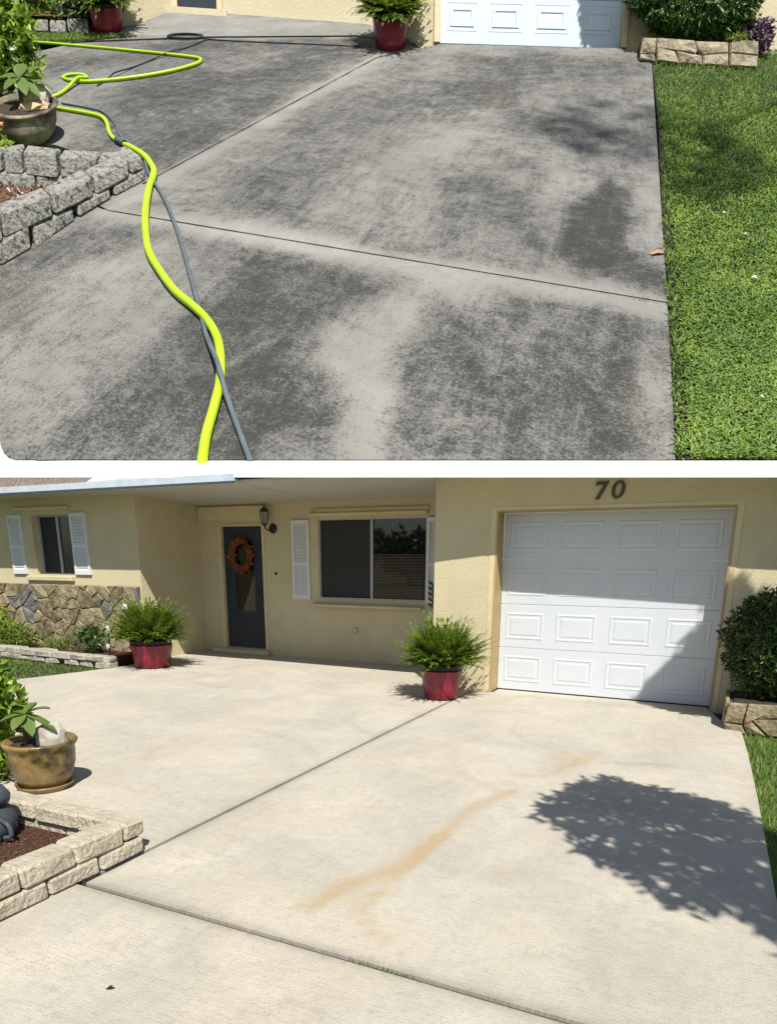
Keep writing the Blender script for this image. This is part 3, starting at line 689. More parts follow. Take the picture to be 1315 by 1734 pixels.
# ---- lawns
def blades(mb, pts, hmin, hmax, wid, lean, seed=0):
    random.seed(seed)
    for p, U_, A_, B_ in pts:
        h = rnd(hmin, hmax); th = rnd(0, 6.283); q = A_*math.cos(th)+B_*math.sin(th); l = rnd(.1, lean)
        P = V(tuple(p)); tip = P+V(tuple(U_))*h+V(tuple(q))*h*l; wv = V(tuple(-A_*math.sin(th)+B_*math.cos(th)))*wid
        mb.blade(P, tip, wv, rnd(0, 1))
ZU, XU, YU = np.array([0, 0, 1.]), np.array([1., 0, 0]), np.array([0, 1., 0])
pts = []
random.seed(12)
for i in range(9000):
    y = rnd(-6.2, -.88); x = float(np.interp(-y, [.9, 3, 6.2], [2.805, 2.89, 2.97]))+.012+abs(rnd())*1.4; pts.append((np.array([x, y, -.035]), ZU, XU, YU))
mb = MB(); blades(mb, pts, .04, .075, .010, 1.0, 1); tag(mb.build('front_lawn_grass', 'grass2'), kind='stuff')
pts = []
def lawn_left(x, y): return in_poly((x, y), [(-11, -4.5), (-6.95, -3.3)]+lawn_curve[1:5]+[(-5.75, -.66), (-11, -.78)])
while len(pts) < 24000:
    x, y = rnd(-10, -5.6), rnd(-3.6, -.6)
    if lawn_left(x, y): pts.append((np.array([x, y, -.035]), ZU, XU, YU))
mb = MB(); blades(mb, pts, .03, .05, .015, 1.3, 2); tag(mb.build('side_lawn_grass', 'grass2'), kind='stuff')

# ---- stone planter and shrub right of the garage
pl = thing('stone_planter', 'tan stone planter against the tan house right of the white garage door', 'planter', ML(0, 0))
core = MB().box(2.66, 5.2, -.80, -.02, -.04, .245).build('planter_core', 'pmortar', pl); random.seed(14)
for poly in [[(2.63, -.03), (2.84, -.03), (2.80, .06), (2.63, .065)], [(2.63, .065), (2.80, .06), (2.82, .27), (2.65, .27)], [(2.84, -.03), (3.02, -.03), (2.86, .12), (2.80, .06)], [(2.80, .06), (2.86, .12), (3.2, .17), (3.2, .28), (2.82, .27)], [(3.02, -.03), (3.4, -.03), (3.4, .15), (3.2, .17), (2.86, .12)], [(3.4, -.03), (3.9, -.03), (3.9, .28), (3.2, .28), (3.2, .17), (3.4, .15)], [(3.9, -.03), (4.5, -.03), (4.5, .28), (3.9, .28)]]:
    veneer_stone(poly, lambda x, y, d: (x, -.80-d, y), .007, .055, .018, 'stone', core)
for poly in [[(-.80, -.03), (-.4, -.03), (-.42, .27), (-.80, .27)], [(-.4, -.03), (-.03, -.03), (-.03, .27), (-.42, .27)]]:
    veneer_stone(poly, lambda x, y, d: (2.66-d, x, y), .007, .04, .018, 'stone', core)
MB().box(2.70, 5.1, -.76, -.05, .246, .262).build('soil', 'soil', pl)
sb = thing('round_shrub', 'dense dark green shrub in the planter right of the white garage door', 'shrub', ML(3.15, -.42, .26))
mb = MB(); leaf_cloud(mb, (.0, 0, .56), (.64, .36, .56), 4600, .062, .020, 41, .62, .12); leaf_cloud(mb, (.75, -.02, .56), (.5, .36, .56), 1500, .062, .02, 42, .6, .12)
mb.build('leaves', 'shrub', sb)
for k in range(5):
    a = k*1.3; MB().tube([(.05*math.cos(a), .05*math.sin(a), -.02), (.16*math.cos(a), .12*math.sin(a), .3), (.38*math.cos(a), .2*math.sin(a), .75)], [.022, .016, .008], 6).build('stem', 'bark', sb)

# ---- block wall of the near bed, left
wl = thing('garden_wall', 'clean cream block wall two courses high around the mulch bed', 'garden wall', ML(0, 0)); random.seed(17)
def yrow(js, z0, z1, x0, dep):
    for a, b in zip(js[:-1], js[1:]):
        g_ = .004; stone_block('block', [(x0-dep, b+g_, z0), (x0, b+g_, z0), (x0, a-g_, z0), (x0-dep, a-g_, z0)], [(x0-dep, b+g_, z1), (x0-.006, b+g_, z1), (x0-.006, a-g_, z1), (x0-dep, a-g_, z1)], 'block', wl, .014, .004)
yrow([-5.60, -5.915, -6.225, -6.53, -6.85, -7.15], .004, .095, -.268, .17)
yrow([-5.735, -6.05, -6.36, -6.68, -7.0], .098, .198, -.275, .165)
def xrow(js, z0, z1, y0, dep):
    for a, b in zip(js[:-1], js[1:]):
        g_ = .004; stone_block('block', [(b+g_, y0, z0), (a-g_, y0, z0), (a-g_, y0+dep, z0), (b+g_, y0+dep, z0)], [(b+g_, y0+.006, z1), (a-g_, y0+.006, z1), (a-g_, y0+dep, z1), (b+g_, y0+dep, z1)], 'block', wl, .014, .004)
xrow([-.44, -.80, -1.19, -1.55, -1.9], .004, .098, -5.71, .15)
xrow([-.272, -.66, -1.02, -1.40, -1.75, -2.1], .101, .198, -5.73, .15)
tag(MB().box(-3.2, -.42, -7.4, -5.70, -.04, .045).build('mulch_bed', 'mulch'), kind='structure')
mb = MB(); random.seed(19)
for i in range(900):
    x, y = rnd(-1.6, -.46), rnd(-6.9, -5.72); mb.leaf((x, y, .047+rnd(0, .012)), rdir()*V((1, 1, .25)), V((0, 0, 1))+rdir()*.4, rnd(.012, .03), .008, 0)
tag(mb.build('mulch_chips', 'chip'), kind='stuff')
# dark ornament at the frame's edge
og = thing('garden_ornament', 'dark slate garden ornament with a loop handle on the mulch bed', 'ornament', ML(-1.13, -5.92, .045, .4))
MB().lathe([(.01, 0), (.10, .0), (.135, .05), (.14, .11), (.11, .18), (.075, .21)], 20).build('body', 'slate', og, smooth=True)
MB().lathe([(.085, .20), (.115, .215), (.12, .25), (.09, .30), (.04, .325), (.008, .33)], 20).build('hood', 'slate', og, smooth=True)
MB().tube(catmull([(.10, -.07, .14), (.16, -.09, .11), (.17, -.09, .05), (.12, -.08, .03)], 6), .014, 8).build('handle', 'slate', og, smooth=True)
MB().lathe([(.03, 0), (.06, .01), (.055, .04), (.02, .05)], 12).build('foot', 'slate', og, MX.Translation((.06, -.12, 0)), smooth=True)
# ochre pot with its planting
def big_pot(t, mt, R0=.240, H=.36, saucer=True):
    MB().lathe([(R0*.58, .02), (R0*.64, .02), (R0*.80, H*.25), (R0*.91, H*.52), (R0*.93, H*.70), (R0*.94, H*.76), (R0*.93, H*.83), (R0*1.0, H*.90), (R0*1.04, H*.96), (R0*1.0, H), (R0*.90, H*.985), (R0*.86, H*.86)], 44).build('pot', mt, t, smooth=True)
    if saucer: MB().lathe([(R0*.5, 0), (R0*.74, .004), (R0*.80, .03), (R0*.83, .045), (R0*.78, .043), (R0*.72, .018)], 36).build('saucer', mt, t, smooth=True)
    MB().lathe([(.01, H*.91), (R0*.87, H*.89)], 24).build('soil', 'soil', t)
yp = thing('ochre_planter', 'glossy ochre pot with saucer behind the clean block wall', 'planter', ML(-1.765, -5.07))
big_pot(yp, 'ochrepot')
def rockmesh(r, seed):
    random.seed(seed); mb = MB(); bm = bmesh.new(); bmesh.ops.create_icosphere(bm, subdivisions=2, radius=1)
    vs = []
    for v in bm.verts:
        k = 1+.35*mnoise.noise(v.co*1.6+V((seed, 0, 0))); vs.append((v.co.x*r[0]*k, v.co.y*r[1]*k, v.co.z*r[2]*k))
    fs = [[x.index for x in f.verts] for f in bm.faces]; bm.free(); return mb.add(vs, fs)
tag(rockmesh((.12, .08, .11), 3).build('rock', 'rock', None, ML(-1.70, -5.03, .38, .6)), 'pale pointed rock lying in the ochre pot', 'rock')
def plumeria(name, label, M4, seed=4, sc=1.0):
    t = thing(name, label, 'plant', M4); random.seed(seed)
    MB().tube([(0, 0, -.06), (.0, 0, .1), (.015, 0, .20)], [.016, .014, .011], 8).build('stem', 'bark', t)
    for a, el, L in ((.2, .55, .20), (-.15, -.15, .23), (-.9, -.35, .18), (1.2, .8, .16), (2.6, .3, .17), (3.7, .1, .16), (4.7, -.1, .17), (.7, .95, .15)):
        mb = MB(); d = V((math.cos(a)*math.cos(el), math.sin(a)*math.cos(el), math.sin(el))); p = V((.015, 0, .2)); sd = d.cross(V((0, 0, 1))).normalized(); vs = []; K = 8
        for k in range(K+1):
            f_ = k/K; wv = .045*math.sin(math.pi*min(1, f_*.93+.03))**.8; q = p+d*L*f_-V((0, 0, .35*L*f_*f_))
            vs += [q-sd*wv+V((0, 0, .012)), q, q+sd*wv+V((0, 0, .012))]
        fs = [(3*k+j, 3*k+j+1, 3*k+4+j, 3*k+3+j) for k in range(K) for j in range(2)]
        mb.add(vs, fs, rnd(.2, .8)).build('leaf', 'bigleaf', t, smooth=True)
    return t
plumeria('potted_plant', 'young plant with broad drooping leaves in the ochre pot', ML(-1.83, -5.13, .34, .45))
lb = thing('flowering_bush', 'bright lime bush with small white flowers left of the ochre pot', 'bush', ML(-2.22, -5.12, 0))
mb = MB(); leaf_cloud(mb, (0, 0, .60), (.22, .22, .26), 380, .085, .045, 51, .3, .3); leaf_cloud(mb, (-.02, .02, .24), (.20, .20, .24), 200, .08, .04, 53, .3, .3); mb.build('leaves', 'lime', lb)
mb = MB(); random.seed(52)
for k in range(9):
    c = V((.05+rnd()*.2, -.1+rnd()*.2, .66+rnd()*.14))
    for j in range(6): mb.leaf(c, rdir(), rdir(), .028, .022, rnd(.4, 1))
mb.build('flowers', 'petal', lb)
for k in range(4): MB().tube([(rnd()*.05, rnd()*.05, 0), (rnd()*.15, rnd()*.15, .55)], .01, 6).build('stem', 'bark', lb)
# a dry leaf on the slab
def flatleaf(name, mt, M4, L, W_):
    mb = MB(); mb.leaf((0, 0, .006), (1, .1, .12), (0, 0, 1), L, W_, .5); mb.leaf((L*.3, 0, .012), (1, .5, .1), (0, 0, 1), L*.6, W_*.7, .5); return mb.build(name, mt, None, M4)
q = gnd(178, 1678); tag(flatleaf('dry_leaf', 'darkleaf', ML(q[0], q[1], .0, .65), .038, .018), 'small dark dry leaf lying alone on the washed concrete', 'leaf')

# ---- tree on the front lawn right of the camera: its crown throws the shade on the driveway
def shade_leaves(mb, poly, h0, h1, n, L, seed, Yp=None, holes=()):
    """leaves of a crown lying sunward of the shade it throws (poly on the ground, or on the wall plane Yp as x,z)"""
    random.seed(seed); xs = [p[0] for p in poly]; ys = [p[1] for p in poly]; k = 0
    while k < n:
        x, y = rnd(min(xs), max(xs)), rnd(min(ys), max(ys))
        if not in_poly((x, y), poly): continue
        if mnoise.noise(V((x*4.2+seed, y*4.2, 0)))+.5*mnoise.noise(V((x*11+seed, y*11, 3))) < -.52: k += .3; continue
        hh = rnd(h0, h1); P = V((x, y, 0)) if Yp is None else V((x, Yp, y)); t = hh/SUN.z if Yp is None else hh
        P = P+SUN*t+rdir()*.03
        for j in range(3): mb.leaf(P+rdir()*.04, rdir()+V((0, 0, -.2)), SUN+rdir()*.5, L*rnd(.7, 1.2), L*.36, rnd(0, 1))
        k += 1
    return mb
tr = thing('shade_tree', 'leafy tree right of the driveway, known by the round shade it throws', 'tree', ML(4.9, -6.3, -.03))
inv = tr.matrix_world.inverted()
shp = [gnd(*q)[:2] for q in ((912, 1378), (935, 1350), (975, 1328), (1040, 1317), (1090, 1330), (1160, 1345), (1230, 1362), (1290, 1392), (1315, 1410))]+[np.array([3.9, -3.6]), np.array([4.4, -5.6]), np.array([3.1, -5.5])]+[gnd(*q)[:2] for q in ((1315, 1592), (1280, 1570), (1230, 1535), (1190, 1536), (1150, 1538), (1110, 1518), (1085, 1485), (1040, 1472), (995, 1450), (980, 1415), (945, 1400), (925, 1390))]
mb = shade_leaves(MB(), [tuple(p) for p in shp], 3.3, 4.3, 3600, .11, 61)
mb.v = [tuple(inv @ V(v)) for v in mb.v]; mb.build('crown', 'shrub', tr)
MB().tube([(0, 0, 0), (-.05, .05, 1.2), (-.2, .1, 2.4), (-.45, .2, 3.6)], [.13, .11, .09, .05], 10).build('trunk', 'bark', tr)
MB().tube([(-.2, .1, 2.3), (-.9, .2, 3.2), (-1.5, .1, 3.7)], [.06, .045, .02], 8).build('branch', 'bark', tr)
tr2 = thing('shade_tree', 'second tree beside the lawn whose shade falls on the foot of the garage door', 'tree', ML(4.9, -2.9, -.03))
inv = tr2.matrix_world.inverted()
wp = [tuple(atY(*q, .24)[[0, 2]]) for q in ((1078, 1186), (1110, 1150), (1130, 1128), (1150, 1108), (1172, 1085), (1186, 1050))]+[(2.30, 1.0), (2.62, .80), (2.9, .5), (2.8, -.6), (1.9, -.75)]
mb = shade_leaves(MB(), wp, 6.0, 6.6, 1500, .11, 63, .24)
mb.v = [tuple(inv @ V(v)) for v in mb.v]; mb.build('crown', 'shrub', tr2)
MB().tube([(0, 0, 0), (.05, 0, 2.5), (-.05, -.2, 5.0)], [.14, .11, .05], 10).build('trunk', 'bark', tr2)

# ================================================================ UPPER PLACE: the stained driveway on the hillside plot
pxu = lambda p: hap(HDN, p[:2])
def plan(u, v): return tuple(hap(HUP, (u, v)))
def mapu(x, y, z):
    q = hap(HDN, (x, y)); return up(q[0], q[1], z*ks(q[0], q[1]))
DARK = [([(390, 425), (560, 445), (690, 470), (640, 520), (545, 560), (510, 600), (562, 655), (530, 770), (430, 790), (110, 790), (130, 720), (265, 590), (340, 500)], 34, .62),
        ([(700, 490), (900, 500), (1125, 535), (1150, 790), (690, 790), (650, 640), (700, 560)], 34, .44),
        ([(948, 415), (985, 330), (1015, 283), (1050, 330), (1062, 420), (1128, 470), (1128, 500), (960, 462)], 15, .85),
        ([(860, 185), (990, 150), (1106, 150), (1112, 265), (1000, 262), (900, 230)], 22, .16),  # tree shade painted into the slab tone, besides the cast shade
        ([(440, 260), (520, 190), (690, 125), (870, 110), (880, 160), (740, 210), (640, 260), (560, 330), (470, 360), (380, 330)], 30, .30),
        ([(735, 285), (790, 280), (900, 330), (940, 430), (760, 400)], 24, .40),
        ([(640, 420), (560, 400), (440, 375), (350, 350), (420, 330), (640, 380), (900, 440), (900, 460)], 14, .25),
        ([(70, 400), (180, 372), (250, 400), (160, 470), (40, 560), (-30, 540), (-40, 470)], 24, .40),
        ([(110, 250), (230, 120), (620, 75), (500, 160), (300, 290), (240, 305)], 30, .42), ([(350, 62), (600, 66), (620, 82), (420, 84), (250, 100), (60, 130), (60, 95), (230, 80)], 10, .34),
        ([(760, 85), (1000, 92), (1100, 100), (1090, 125), (900, 140), (780, 110)], 10, .28), ([(960, 640), (1040, 590), (1110, 770), (980, 780)], 24, .26), ([(320, 640), (430, 600), (560, 740), (330, 790)], 30, .14)]
LIGHT = [([(560, 560), (640, 500), (700, 480), (690, 560), (650, 640), (640, 790), (570, 790), (575, 680), (530, 620)], 26, .42),
         ([(260, 360), (640, 430), (1128, 515), (1128, 545), (700, 490), (300, 395)], 14, .30),
         ([(0, 470), (230, 420), (330, 450), (310, 520), (180, 620), (60, 720), (-40, 700)], 34, .26),
         ([(245, 15), (420, 25), (640, 40), (640, 66), (360, 60), (215, 62), (140, 66)], 8, .62), ([(640, 92), (700, 84), (620, 130), (470, 210), (330, 280), (260, 320), (255, 305)], 10, .34),
         ([(560, 250), (680, 200), (830, 190), (860, 230), (760, 270), (650, 330), (560, 370), (500, 330)], 30, .22), ([(900, 250), (1000, 260), (960, 320), (900, 330)], 26, .22),
         ([(1070, 240), (1112, 250), (1125, 440), (1080, 400)], 18, .28), ([(690, 72), (1060, 82), (1090, 96), (760, 92)], 6, .36), ([(1085, 560), (1140, 560), (1145, 790), (1090, 790)], 16, .28)]
RUSTU = [([(640, 290), (690, 255), (730, 230), (745, 240), (690, 280), (640, 320), (600, 390), (585, 380)], 12, .55), ([(830, 140), (860, 150), (845, 190), (825, 180)], 10, .6), ([(10, 480), (90, 460), (140, 480), (70, 560), (0, 640), (-20, 560)], 40, .42), ([(560, 560), (700, 500), (640, 790), (560, 790)], 30, .26), ([(1050, 620), (1130, 560), (1140, 790), (1080, 790)], 30, .34), ([(170, 380), (280, 390), (250, 470), (100, 560)], 30, .2)]
def stain_shade_up(px, PL):
    d = np.full(len(PL), .47); r = np.zeros(len(PL))
    wx = np.array([mnoise.noise(V((p[0]*2.1, p[1]*1.2, 11)))+.6*mnoise.noise(V((p[0]*5.5, p[1]*3, 12))) for p in PL]); wy = np.array([mnoise.noise(V((p[0]*2.1, p[1]*1.2, 21))) for p in PL])
    sc_ = (px[:, 1:2]+140)/500; px = px+np.stack([wx*34, wy*26], 1)*sc_
    for poly, soft, a in DARK: d += .86*a*sstep(poly_sd(px, poly), -soft, soft)
    for poly, soft, a in LIGHT: d -= .8*a*sstep(poly_sd(px, poly), -soft, soft)
    for poly, soft, a in RUSTU: r += a*sstep(poly_sd(px, poly), -soft, soft)
    k = np.array([mnoise.noise(V((p[0]*.9, p[1]*.6, 4))) for p in PL]); d += .22*k
    P2 = PL[:, :2]; dj = np.minimum(seg_dist(P2, (-.27, -6.05), (2.85, -6.05)), seg_dist(P2, (-.27, -6.05), (-.27, -1.2)))
    kj = np.array([mnoise.noise(V((p[0]*2.3, p[1]*2.3, 9))) for p in PL])
    d -= (.75+.8*kj)*np.exp(-(dj/.085)**2)
    return d, r
ud = thing('driveway', 'grey algae stained concrete driveway crossed by a lime hose', 'driveway', ML(0, 0)); ud['kind'] = 'structure'
def uslab(pxs, step): return slab('concrete_slab', [plan(*q) for q in pxs], step, mapu, pxu, stain_shade_up, 'dirty', ud, .05, .006)
uslab([(184, 355), (160, 344), (225, 300), (243, 312), (640, 97.5), (745, 74), (1050, 81), (1080, 90), (1103, 108), (1116, 300), (1129, 511)], .08)
uslab([(180, 356.8), (1129, 513.2), (1137, 650), (1143, 778), (26, 778), (14, 774), (5, 765), (0, 752), (0, 745), (-160, 745), (-160, 520), (-20, 440), (160, 348)], .07)
uslab([(240, 310.8), (636.5, 96.3), (690, 84), (690, 72), (600, 62), (350, 64), (130, 72), (75, 84), (-120, 110), (-120, 225), (95, 245), (228, 292)], .08)
uslab([(696, 71), (600, 59), (350, 61), (133, 69), (160, 52), (235, 40), (300, 12), (380, 20), (610, 37), (690, 62)], .08)
# ground of the plot
def usheet(name, pxs, h, mt, n=1):
    vs = [up(u, v, h*pxm(u, v)*260) for u, v in pxs]
    return tag(MB().add(vs, [tuple(range(len(vs)))]).build(name, mt), kind='structure')
usheet('hillside', [(-700, 777), (1900, 777), (2200, 100), (1700, -150), (-500, -150), (-900, 100)], -.045, 'field')
usheet('lawn_bed', [(1166, 777), (1150, 517), (1116, 200), (1106, 108), (1082, 92), (1300, 60), (1700, 40), (1900, 777)], -.012, 'lawnsoil')
usheet('edge_strip', [(1142, 777), (1180, 777), (1164, 517), (1122, 200), (1104, 108), (1114, 200), (1128, 517)], -.006, 'edgesoil')
M['jointfill'] = mat('worn_joint_filler', (.03, .03, .026), (.20, .195, .17), 1.6, .95)
tag(MB().add([up(u, v, -.006*ks(u, v)) for u, v in ((200, 340), (600, 80), (700, 70), (1130, 500), (1130, 530), (160, 360))], [(0, 1, 2, 3, 4, 5)]).build('joint_bed', 'jointfill'), kind='structure')
# lawn blades
def ublades(n, poly, Lm, wm, seed, lean=1.1, vpow=1.):
    random.seed(seed); us = [q[0] for q in poly]; vs_ = [q[1] for q in poly]; mb = MB(); k = 0
    while k < n:
        u = rnd(min(us), max(us)); v = min(vs_)+(max(vs_)-min(vs_))*random.random()**vpow
        if not in_poly((u, v), poly): continue
        k += 1; K = ks(u, v); P = up(u, v, -.008*K); th = rnd(0, 6.283); q = HR*math.cos(th)+HG*math.sin(th); sd = -HR*math.sin(th)+HG*math.cos(th)
        h = Lm*K*rnd(.5, 1.1); l = rnd(.2, lean); pt = mnoise.noise(V((u*.016, v*.024, 2)))*.6+mnoise.noise(V((u*.06, v*.08, 5)))*.35
        tn = min(1, max(0, rnd(0, 1)+pt)); w_ = wm*K*rnd(.7, 1.2)
        mid = P+HN*h*.6+q*h*l*.5; tip = P+HN*h*.75+q*h*l*1.25
        mb.add([P-sd*w_*.35, P+sd*w_*.35, mid+sd*w_*.5, mid-sd*w_*.5, tip], [(0, 1, 2, 3), (3, 2, 4)], tn)
    return mb
lp = [(1168, 775), (1152, 517), (1124, 250), (1110, 114), (1085, 92), (1330, 70), (1420, 200), (1460, 775)]
mb = ublades(60000, lp, .036, .0105, 71); tag(mb.build('lawn_grass', 'grass'), kind='stuff')
mb = ublades(900, [(1128, 505), (1118, 250), (1104, 110), (1112, 110), (1130, 250), (1160, 775), (1190, 775), (1146, 775), (1132, 525)], .05, .008, 72); tag(mb.build('edge_grass', 'grass'), kind='stuff')
mb = ublades(2600, [(58, 72), (40, 58), (150, 56), (236, 62), (130, 70)], .05, .012, 73); tag(mb.build('lawn_patch_grass', 'grass'), kind='stuff')
usheet('lawn_patch', [(56, 74), (36, 57), (150, 55), (236, 60), (130, 71)], .002, 'lawnsoil')
mb = MB(); random.seed(75)
for i in range(500):
    t = random.random()
    if mnoise.noise(V((t*9, 2, 0))) < -.05 and t < .93: continue
    u = 184+(1128-184)*t; v = 357+(515-357)*t+rnd(-2, 2); K = ks(u, v); P = up(u, v, -.01*K); h = rnd(.006, .02 if t < .93 else .05)*K; mb.blade(P, P+HN*h+HR*rnd()*h*.7, HR*.004*K, rnd(0, .8))
tag(mb.build('joint_weeds', 'grass'), kind='stuff')
# fallen bits on the lawn
for (u, v, L_, lb_) in ((1255, 408, .03, 'pale petal on the lawn, second from the house'), (1268, 482, .042, 'largest pale petal on the lawn, below two others'), (1290, 690, .022, 'small pale petal on the near part of the lawn'), (1225, 372, .025, 'pale petal on the lawn nearest the planter')):
    tag(flatleaf('fallen_petal', 'paper', MU(u, v, ks(u, v), rnd(0, 6), .045*ks(u, v)), L_, L_*.5), lb_, 'petal', 'pale petals on the lawn')
tag(flatleaf('dry_leaf', 'deadleaf', MU(1128, 431, ks(1128, 431), math.pi-.1, .01), .13, .045), 'curled tan dry leaf at the lawn edge of the stained driveway', 'leaf')

# ---- hoses
def hose(name, label, pxr, mt, lift=1., seg=10):
    P = catmull([np.array(q, float) for q in pxr], 8); pts = []; rad = []
    for u, v, wpx, hh in P:
        r = wpx*.5*pxm(u, v)*(.86 if v > 250 else .72); pts.append(up(u, v, r*(1.0+hh))); rad.append(r)
    return tag(MB().tube(pts, rad, seg).build(name, mt, smooth=True), label, 'hose')
gh = hose('garden_hose', 'thick lime yellow hose snaking over the stained driveway past the garden wall',
     [(343, 800, 21, 0), (351, 745, 20, 0), (366, 690, 19, 0), (375, 645, 18.5, 0), (372, 590, 18, 0), (355, 553, 17, 0), (330, 527, 16.5, 0), (298, 500, 16, 0), (272, 465, 15.5, 0), (255, 435, 15, 0), (249, 405, 14.5, 0), (248, 365, 14, 0), (254, 325, 13, 0), (262, 300, 12.5, 0), (257, 284, 12, 0), (244, 268, 11, 0), (222, 254, 10, 0), (200, 243, 9.5, 0), (187, 230, 9, 0), (182, 212, 9, 0), (172, 201, 8.5, 0), (150, 195, 8, 0), (105, 187, 7.5, 0), (76, 181, 7, 0), (72, 171, 7, 0), (98, 164, 7, 0), (118, 152, 7, .5), (134, 141, 7, 1.8), (148, 134, 6.5, 0), (140, 129, 6.3, 0), (118, 129, 6.2, 0), (108, 134, 6.4, 0), (124, 139.5, 6.6, 0), (158, 140.5, 7, 0), (220, 135, 7.2, 0), (282, 125, 7.4, 0), (325, 114, 7.4, 0), (340, 106, 7.2, 0), (331, 100, 6.6, 0), (270, 92.5, 6, 0), (180, 83.5, 5.4, 0), (110, 77, 5, 0), (40, 71, 4.6, 0)], 'hose')
K = pxm(204, 244)
MB().tube([up(212, 248.5, 5*K), up(205, 245, 5*K), up(199, 242, 5*K)], [5.2*K, 5.6*K, 5.0*K], 10).build('coupling', 'grayhose', gh)
hose('pressure_hose', 'slim grey pressure hose crossing the lime hose on the stained driveway',
     [(432, 805, 13, .3), (404, 730, 12, .3), (386, 680, 11.5, 1.2), (374, 640, 11, 4.0), (362, 605, 10.5, 1.8), (350, 572, 10, .2), (338, 525, 9, 0), (325, 478, 8.5, 0), (312, 430, 8, 0), (296, 380, 7.5, 0), (278, 338, 7, 0), (262, 312, 6.5, 0), (252, 296, 6, 0), (240, 262, 5, 0), (205, 233, 4.5, 0), (196, 212, 4.4, 0), (176, 192, 4.3, 0), (150, 184, 4.2, 0), (105, 176, 4, 0)], 'grayhose', seg=8)
hose('supply_hose', 'thin dark hose running from the coil toward the left bed', [(352, 67, 2.6, 0), (320, 80, 2.8, 0), (285, 93, 3, 2.2), (255, 103, 3.1, 0), (225, 115, 3.2, 0), (196, 129, 3.3, 3.0), (180, 137, 3.3, 0), (165, 146, 3.2, 0)], 'darkhose', seg=6)
coil = []
for i in range(64):
    a = i/64*2*math.pi*3.0; coil.append((313+31*math.cos(a)*(1-.02*(i % 7)), 64+3.6*math.sin(a), 3.6, .2+i/64*1.2))
hose('coiled_hose', 'dark blue coiled hose on the pale slab before the front door', coil+[(352, 67, 3, 0), (420, 71, 2.6, 0), (520, 75, 2.4, 0), (610, 79, 2.2, 0)], 'darkhose', seg=6)

# ---- garden wall, weathered, along the left
uw = thing('garden_wall', 'weathered grey block wall with dark pores beside the lime hose', 'garden wall', ML(0, 0))
bot = [(-90, 515), (0, 453), (78, 408), (131, 372), (191, 336), (251, 303)]; mid = [(-90, 470), (0, 412), (51, 386), (131, 350), (190, 317), (247, 284)]; top = [(-90, 425), (0, 366), (96, 330), (164, 299), (224, 271), (243, 263)]
def yat(line, u): return float(np.interp(u, [q[0] for q in line], [q[1] for q in line]))
def ublock(u0, u1, la, lb, depth, parent, gap=1.2, inset=0.):
    """outer face traced between two course lines above the ground line 'bot'; plumb face, top along the slope"""
    lo = []; hi = []
    for u in (u0+gap, u1-gap):
        v = yat(bot, u); G = up(u, v); ha, hb = (hof(u, v, yat(la, u)) if la is not bot else 0.), hof(u, v, yat(lb, u)); K = pxm(u, v)
        inw = (-HR*.62+HG*.78)*K; lo.append((G+ZZ*ha+inw*inset, G+ZZ*ha+inw*depth)); hi.append((G+ZZ*(hb-.8*K)+inw*(inset+1.5), G+ZZ*(hb-.8*K)+inw*depth))
    stone_block('block', [lo[0][0], lo[1][0], lo[1][1], lo[0][1]], [hi[0][0], hi[1][0], hi[1][1], hi[0][1]], 'block_dirty', parent, 3.0*K, 1.0*K)
for a, b in ((-88, -4), (0, 55), (60, 128), (133, 190), (194, 250)): ublock(a, b, bot, mid, 40, uw)
for a, b in ((-88, -52), (-50, 12), (14, 95), (97, 163), (165, 223)): ublock(a, b, mid, top, 40, uw, inset=1.)
ublock(225, 246, mid, top, 60, uw, inset=1.)
# rear leg of the wall, seen from the bed side: lower course, then upper course
rb = [(-60, 318), (40, 325), (100, 327), (170, 316), (232, 296)]; rm = [(-60, 288), (40, 296), (100, 303), (170, 296), (232, 285)]; rt = [(-60, 262), (40, 256), (100, 263), (168, 268), (232, 266)]
def rblock(u0, u1, la, lb, dep, par, gap=1.):
    lo = []; hi = []
    for u in (u0+gap, u1-gap):
        v = yat(rb, u); G = up(u, v); K = pxm(u, v); ha, hb = (hof(u, v, yat(la, u)) if la is not rb else 0.), hof(u, v, yat(lb, u)); D = (HG*.95+HR*.1)*K*dep
        lo.append((G+ZZ*ha, G+ZZ*ha+D)); hi.append((G+ZZ*hb, G+ZZ*hb+D))
    stone_block('block', [lo[0][0], lo[1][0], lo[1][1], lo[0][1]], [hi[0][0], hi[1][0], hi[1][1], hi[0][1]], 'block_dirty', par, 2.6*K, .9*K)
for a, b in ((-60, 60), (62, 128), (130, 205)): rblock(a, b, rb, rm, 24, uw)
for a, b in ((-60, 8), (10, 42), (44, 101), (103, 166), (168, 224)): rblock(a, b, rm, rt, 30, uw)
usheet('mulch_bed', [(-160, 480), (0, 425), (90, 378), (200, 322), (228, 302), (170, 312), (100, 322), (40, 320), (-160, 305)], .02, 'mulch_up')
mb = MB(); random.seed(81)
for i in range(900):
    u, v = rnd(-60, 150), rnd(290, 372)
    if v > 372-.33*u or v < 318: continue
    K = ks(u, v); P = up(u, v, .03*K); mb.leaf(P, V(tuple(HR*rnd()+HG*rnd()+HN*rnd(0, .5))), V(tuple(HN))+rdir()*.5, rnd(.02, .05)*K, .014*K, .3)
tag(mb.build('mulch_chips', 'chip'), kind='stuff')
mb = MB(); K = ks(33, 340); random.seed(82)
for i in range(14):
    P = up(33+rnd(-12, 12), 338+rnd(-14, 14), .04*K); mb.leaf(P, V(tuple(HR*rnd()+HG*rnd()+HN*rnd(.1, .7))), rdir(), .045*K, .035*K, .8)
tag(mb.build('paper_scrap', 'paper'), 'crumpled white scrap lying on the mulch behind the weathered wall', 'scrap')

